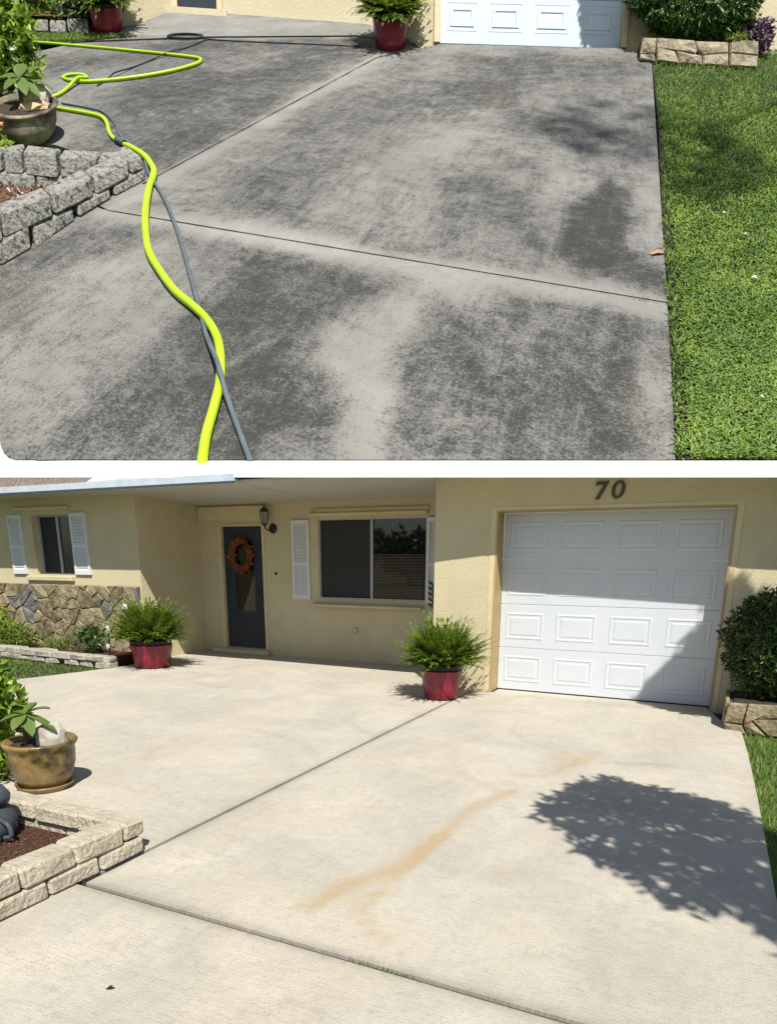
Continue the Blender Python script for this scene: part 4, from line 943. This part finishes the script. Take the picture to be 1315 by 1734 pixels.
# ---- pot and plants at the left edge
UX, UY, UZ = V(tuple(HR)), V(tuple(HG)), V(tuple(HN))
K = pxm(52, 228)*108/.50
up_ = thing('ochre_planter', 'mould stained clay pot behind the weathered block wall', 'planter', MU(51, 238, K))
big_pot(up_, 'ochredirty', .245, .29, False)
tag(rockmesh((.11, .07, .10), 5).build('rock', 'rock', None, MU(72, 232, K, .3, .32*K)), 'pale pointed rock in the mould stained pot', 'rock')
tag(rockmesh((.12, .06, .035), 6).build('rock', 'rock_tan', None, MU(68, 240, K, .2, .285*K)), 'flat tan rock in the mould stained pot', 'rock')
plumeria('potted_plant', 'young plant with one long leaf held out over the mould stained pot', MU(48, 238, K, .5, .28*K), 14, 1.1)
lb = thing('flowering_bush', 'bright lime bush with white flowers over the mould stained pot', 'bush', MU(8, 200, K))
mb = MB(); leaf_cloud(mb, (0, 0, .62), (.30, .28, .36), 700, .085, .05, 91, .3, .35); leaf_cloud(mb, (.16, .0, .72), (.17, .14, .17), 190, .09, .05, 92, .3, .35); leaf_cloud(mb, (.16, -.05, .42), (.20, .16, .14), 150, .085, .045, 95, .3, .35); mb.build('leaves', 'lime', lb)
mb = MB(); random.seed(93)
for k in range(12):
    c = V((.10+rnd()*.18, -.25+rnd()*.1, .62+rnd()*.26))
    for j in range(6): mb.leaf(c, rdir(), rdir(), .032, .026, rnd(.4, 1))
mb.build('flowers', 'petal', lb)
for k in range(4): MB().tube([(rnd()*.05, rnd()*.05, 0), (rnd()*.12, rnd()*.12, .6)], .012, 6).build('stem', 'bark', lb)
fl = thing('flower', 'peach flower with green leaves at the left edge above the weathered wall', 'flower', MU(0, 262, K))
mb = MB(); leaf_cloud(mb, (-.03, 0, .05), (.09, .08, .10), 70, .07, .035, 94, .2, .3); mb.build('leaves', 'lime', fl)
mb = MB()
for j in range(16): mb.leaf((0.0, 0, .22), rdir()+V((0, -.3, .3)), rdir(), .07, .05, rnd(.3, 1))
mb.build('petals', 'peach', fl)

# ---- bed behind the lawn patch
ue = thing('bed_edging', 'dark weathered stone edging left of the red pot beyond the lime hose', 'edging', ML(0, 0)); random.seed(84)
for a, b in ((-40, 14), (16, 44), (46, 82), (84, 112), (114, 150)):
    va = 52+a*.03; K = pxm(a, va); A, B = up(a+.7, va), up(b-.7, 52+b*.03); D = HG*10*K; hh = ZZ*hof(a, va, va-rnd(20, 23))
    stone_block('stone', [A, B, B+D, A+D], [A+hh, B+hh, B+hh+D, A+hh+D], 'block_dirty', ue, 1.8*K, .7*K)
K = ks(90, 40)
for lab, u, v, r, n, L_, mt, sd in (('tall green plant in the bed above the dark stone edging', 62, 44, (.34, .2, .46), 260, .15, 'fern', 101), ('grey green plant with pale stalks left of the red pot', 108, 46, (.16, .14, .36), 130, .13, 'fern', 102), ('dark leafy plant between the pale stalks and the red pot', 138, 48, (.2, .16, .24), 150, .13, 'shrub', 103)):
    plant('bed_plant', lab, None, r, n, L_, .035, mt, sd, True, MU(u, v, K, 0, .02*K))
st2 = thing('white_stalks', 'cluster of thin white stalks in the bed left of the red pot', 'stalks', MU(102, 49, K))
for k in range(8): MB().tube([(rnd()*.07, 0, 0), (rnd()*.10, rnd()*.03, rnd(.3, .52))], .009, 5).build('stalk', 'white_trim', st2)
usheet('bed_soil', [(-60, 46), (150, 50), (215, 42), (215, 22), (-60, 18)], .06, 'mulch_up')

# ---- the cream house at the top of the plot: plumb walls rising past the frame
uh = thing('cream_house', 'foot of a cream house with white garage door above the stained driveway', 'house', ML(0, 0))
def uwall(mb, a, b, hpx0, hpx1, fwd=0., thick=40.):
    A, B = up(*a), up(*b); K = (pxm(*a)+pxm(*b))/2; off = -FH*fwd*K
    th = FH*thick*K
    return mb.hexa([A+off+ZZ*hpx0*K, B+off+ZZ*hpx0*K, B+off+th+ZZ*hpx0*K, A+off+th+ZZ*hpx0*K], [A+off+ZZ*hpx1*K, B+off+ZZ*hpx1*K, B+off+th+ZZ*hpx1*K, A+off+th+ZZ*hpx1*K])
TOPH = 190
uwall(MB(), (668, 64), (744, 67.5), -40, TOPH).build('garage_wall', 'stucco_plot', uh)
uwall(MB(), (1051, 77), (1420, 88), -40, TOPH).build('garage_wall', 'stucco_plot', uh)
uwall(MB(), (290, 13), (302, 14), -30, TOPH, 0, 30).build('porch_wall', 'stucco_plot', uh); uwall(MB(), (378, 22), (700, 46), -40, TOPH, 0, 30).build('porch_wall', 'stucco_plot', uh)
uwall(MB(), (205, 38), (292, 12), -30, TOPH, 0, 30).build('wing_wall', 'stucco_plot', uh); uwall(MB(), (-60, 30), (206, 38), -30, TOPH, 0, 30).build('wing_wall', 'stucco_plot', uh)
uwall(MB(), (281, 20), (384, 27), -6, 9, 0, 26).build('door_sill', 'stucco_plot', uh)
uwall(MB(), (291, 14), (301, 14.5), -2, TOPH, 4, 8).build('door_frame', 'trim', uh); uwall(MB(), (368, 20), (378, 21), -2, TOPH, 4, 8).build('door_frame', 'trim', uh)
uwall(MB(), (300, 15), (369, 20), 6, TOPH, -2, 6).build('front_door', 'door', uh)
# garage door
GA, GB = up(745, 68), up(1050, 77); KG = (pxm(745, 68)+pxm(1050, 77))/2; GN = -np.cross((GB-GA)/np.linalg.norm(GB-GA), ZZ); GN = GN*np.sign(-(GN @ FH))
def gp(s, t, d): return GA+(GB-GA)*s+ZZ*t*KG+GN*d*KG
gdm = MB()
for t0, t1 in ((1.5, 66), (67, 132), (133, 196)): gdm.hexa([gp(.0, t0, -10), gp(1, t0, -10), gp(1, t0, -16), gp(0, t0, -16)], [gp(0, t1, -10), gp(1, t1, -10), gp(1, t1, -16), gp(0, t1, -16)])
ugd = gdm.build('garage_door', 'blue_white', uh)
for t0 in (20, 86):
    for s0, s1 in ((.035, .205), (.27, .455), (.52, .715), (.775, .965)):
        rings = []
        for ins, d in ((0, -9.6), (2.2, -10.8), (4.5, -10.8), (6, -9.0), (10, -9.0), (12, -10.3)):
            q = ins*.0033; rings += [gp(s0+q, t0+ins, d), gp(s1-q, t0+ins, d), gp(s1-q, t0+38-ins, d), gp(s0+q, t0+38-ins, d)]
        MB().add(rings, [(4*i+k, 4*i+(k+1) % 4, 4*i+4+(k+1) % 4, 4*i+4+k) for i in range(5) for k in range(4)]+[(20, 21, 22, 23)]).build('panel', 'blue_white', ugd)
MB().hexa([gp(0, -1, -8), gp(1, -1, -8), gp(1, -1, -15), gp(0, -1, -15)], [gp(0, 1.3, -8), gp(1, 1.3, -8), gp(1, 1.3, -15), gp(0, 1.3, -15)]).build('weather_strip', 'black', uh)
for s0, s1 in ((-.035, -.001), (1.001, 1.030)): MB().hexa([gp(s0, -4, 4), gp(s1, -4, 4), gp(s1, -4, -11), gp(s0, -4, -11)], [gp(s0, 190, 4), gp(s1, 190, 4), gp(s1, 190, -11), gp(s0, 190, -11)]).build('garage_trim', 'trim', uh)

# ---- red fern pots of the plot
K = pxm(661, 83)*62/.49
red_fern_pot(MU(661, 79, K), 'red pot with black rim and fern left of the plot\'s white garage door', None, .245, .195, .42, .35, .50, 13, 340)
K = pxm(183, 56)*58/.52
red_fern_pot(MU(183, 51, K), 'red pot with dark fern beside the dark weathered stone edging', None, .26, .215, .42, .46, .46, 15, 340)

# ---- planter, hedge and purple plant at the right
upl = thing('stone_planter', 'weathered stone planter under the broad hedge at the lawn\'s end', 'planter', ML(0, 0))
PA, PB = up(1081, 103), up(1277, 113); KP = (pxm(1081, 103)+pxm(1277, 113))/2; PVS = vs_of(1180, 108, ZZ); PN = -np.cross((PB-PA)/np.linalg.norm(PB-PA), ZZ); PN = PN*np.sign(-(PN @ FH))
def pp(x, y, d): return PA+(PB-PA)*((x-1081)/196)+ZZ*y*KP/PVS+PN*d*KP
core = MB().hexa([pp(1083, -4, -1), pp(1275, -4, -1), pp(1275, -4, -34), pp(1083, -4, -34)], [pp(1083, 38, -1), pp(1275, 38, -1), pp(1275, 38, -34), pp(1083, 38, -34)]).build('planter_core', 'pmortar', upl); random.seed(86)
for poly in [[(1081, 0), (1110, -2), (1106, 10), (1081, 10)], [(1081, 10), (1107, 10), (1108, 38), (1083, 38)], [(1108, 22), (1175, 14), (1178, 20), (1172, 36), (1108, 38)], [(1110, -2), (1150, -3), (1140, 17), (1108, 22)], [(1150, -3), (1188, -4), (1186, 12), (1175, 14), (1140, 17)], [(1178, 20), (1186, 12), (1230, 18), (1228, 36), (1172, 36)], [(1188, -4), (1232, -4), (1230, 18), (1186, 12)], [(1232, -4), (1280, -4), (1280, 16), (1231, 18)], [(1231, 18), (1280, 16), (1278, 40), (1256, 42), (1229, 36)]]:
    veneer_stone(poly, pp, .9, 6, 2.6, 'pstone', core)
stone_block('stone', [pp(1256, 0, 0), pp(1280, 0, 0), pp(1280, 0, -40), pp(1256, 0, -40)], [pp(1258, 46, -2), pp(1276, 46, -2), pp(1272, 50, -40), pp(1258, 50, -40)], 'pstone', core, 3*KP, 1*KP)
MB().add([pp(1088, 38.6, -3), pp(1256, 38.6, -3), pp(1256, 38.6, -33), pp(1088, 38.6, -33)], [(0, 1, 2, 3)]).build('soil', 'soil', upl)
K = ks(1165, 95)
hs = thing('round_shrub', 'broad dark green hedge bush in the weathered stone planter', 'shrub', MU(1166, 88, K, 0, .24*K))
mb = MB(); leaf_cloud(mb, (0, 0, .55), (.86, .36, .62), 3200, .10, .03, 111, .6, .2); mb.build('leaves', 'shrub_up', hs)
for k in range(5): MB().tube([(-.4+k*.2, 0, 0), (-.5+k*.25, .05, .5)], .02, 6).build('stem', 'bark', hs)
h2 = thing('hedge', 'green hedge behind the purple plant at the far right', 'hedge', MU(1330, 70, K))
mb = MB(); leaf_cloud(mb, (0, .2, .5), (.62, .3, .66), 1500, .10, .035, 112, .6, .2); mb.build('leaves', 'shrub_up', h2)
MB().tube([(0, .2, 0), (0, .2, .5)], .03, 6).build('stem', 'bark', h2)
pv = thing('purple_plant', 'small purple leaved plant at the end of the weathered planter', 'plant', MU(1283, 95, K))
mb = MB(); leaf_cloud(mb, (0, 0, .28), (.16, .14, .24), 260, .07, .028, 113, .3, .35); leaf_cloud(mb, (-.2, .05, .34), (.14, .1, .1), 110, .06, .025, 114, .3, .35); mb.build('leaves', 'purple', pv)
MB().tube([(0, 0, 0), (0, 0, .3)], .014, 6).build('stem', 'bark', pv)
gc = thing('groundcover_plant', 'tuft of light green ground cover on the planter\'s right end', 'plant', MU(1238, 95, K, 0, .25*K))
mb = MB(); leaf_cloud(mb, (0, 0, .04), (.19, .12, .06), 220, .05, .02, 115, .2, .3); mb.build('leaves', 'fern', gc)
# tree by the plot, off to the right, whose shade crosses the garage door
ut = thing('shade_tree', 'tree right of the hillside lawn whose shade crosses its garage door', 'tree', MU(1500, 60, K))
inv = MU(1500, 60, K).inverted(); mb = MB(); random.seed(121)
for k in range(700):
    s, t = rnd(.74, 1.02), rnd(-4, 120)
    if s < .80+max(0, 30-t)*.004+.03*mnoise.noise(V((t*.06, 1, 0))): continue
    P = V(tuple(gp(s, t, -10)))+SUN*rnd(330, 390)*KG
    for j in range(3): mb.leaf(inv @ (P+rdir()*2*KG), rdir(), inv.to_3x3() @ SUN+rdir()*.5, .16, .07, rnd(0, 1))
spx = [(905, 205), (960, 172), (1040, 160), (1110, 178), (1200, 215), (1290, 262), (1330, 300), (1240, 338), (1140, 340), (1110, 285), (1010, 268), (940, 250)]
k = 0
while k < 270:
    u, v = rnd(900, 1335), rnd(158, 342)
    if not in_poly((u, v), spx): continue
    k += 1
    if mnoise.noise(V((u*.035, v*.06, 1))) < -.28: continue
    P = V(tuple(up(u, v)))+SUN*rnd(52, 60)
    for j in range(3): mb.leaf(inv @ (P+rdir()*.25), rdir(), inv.to_3x3() @ SUN+rdir()*.5, .18, .08, rnd(0, 1))
CC = inv @ (V(tuple(up(1130, 250)))+SUN*56)
mb.build('crown', 'shrub_up', ut)
MB().tube([V((0, 0, 0)), CC*.35+V((.8, .5, 0)), CC*.7+V((.6, .3, 0)), CC], [.10, .075, .05, .02], 8).build('trunk', 'bark', ut)

# trees across the street, behind the camera: what the window glass looks back at
mb = MB(); random.seed(131)
for i in range(9):
    x = -26+i*5.2+rnd()*1.2; h = rnd(2.4, 5.2); leaf_cloud(mb, (x, -31+rnd()*2, h*.62), (rnd(2.2, 3.2), 2.0, h*.5), 420, .55, .30, 140+i, .4, .35)
    mb.tube([(x, -31, -.05), (x+.1, -31, h*.5)], .16, 6)
tag(mb.build('street_trees', 'shrub'), kind='stuff')
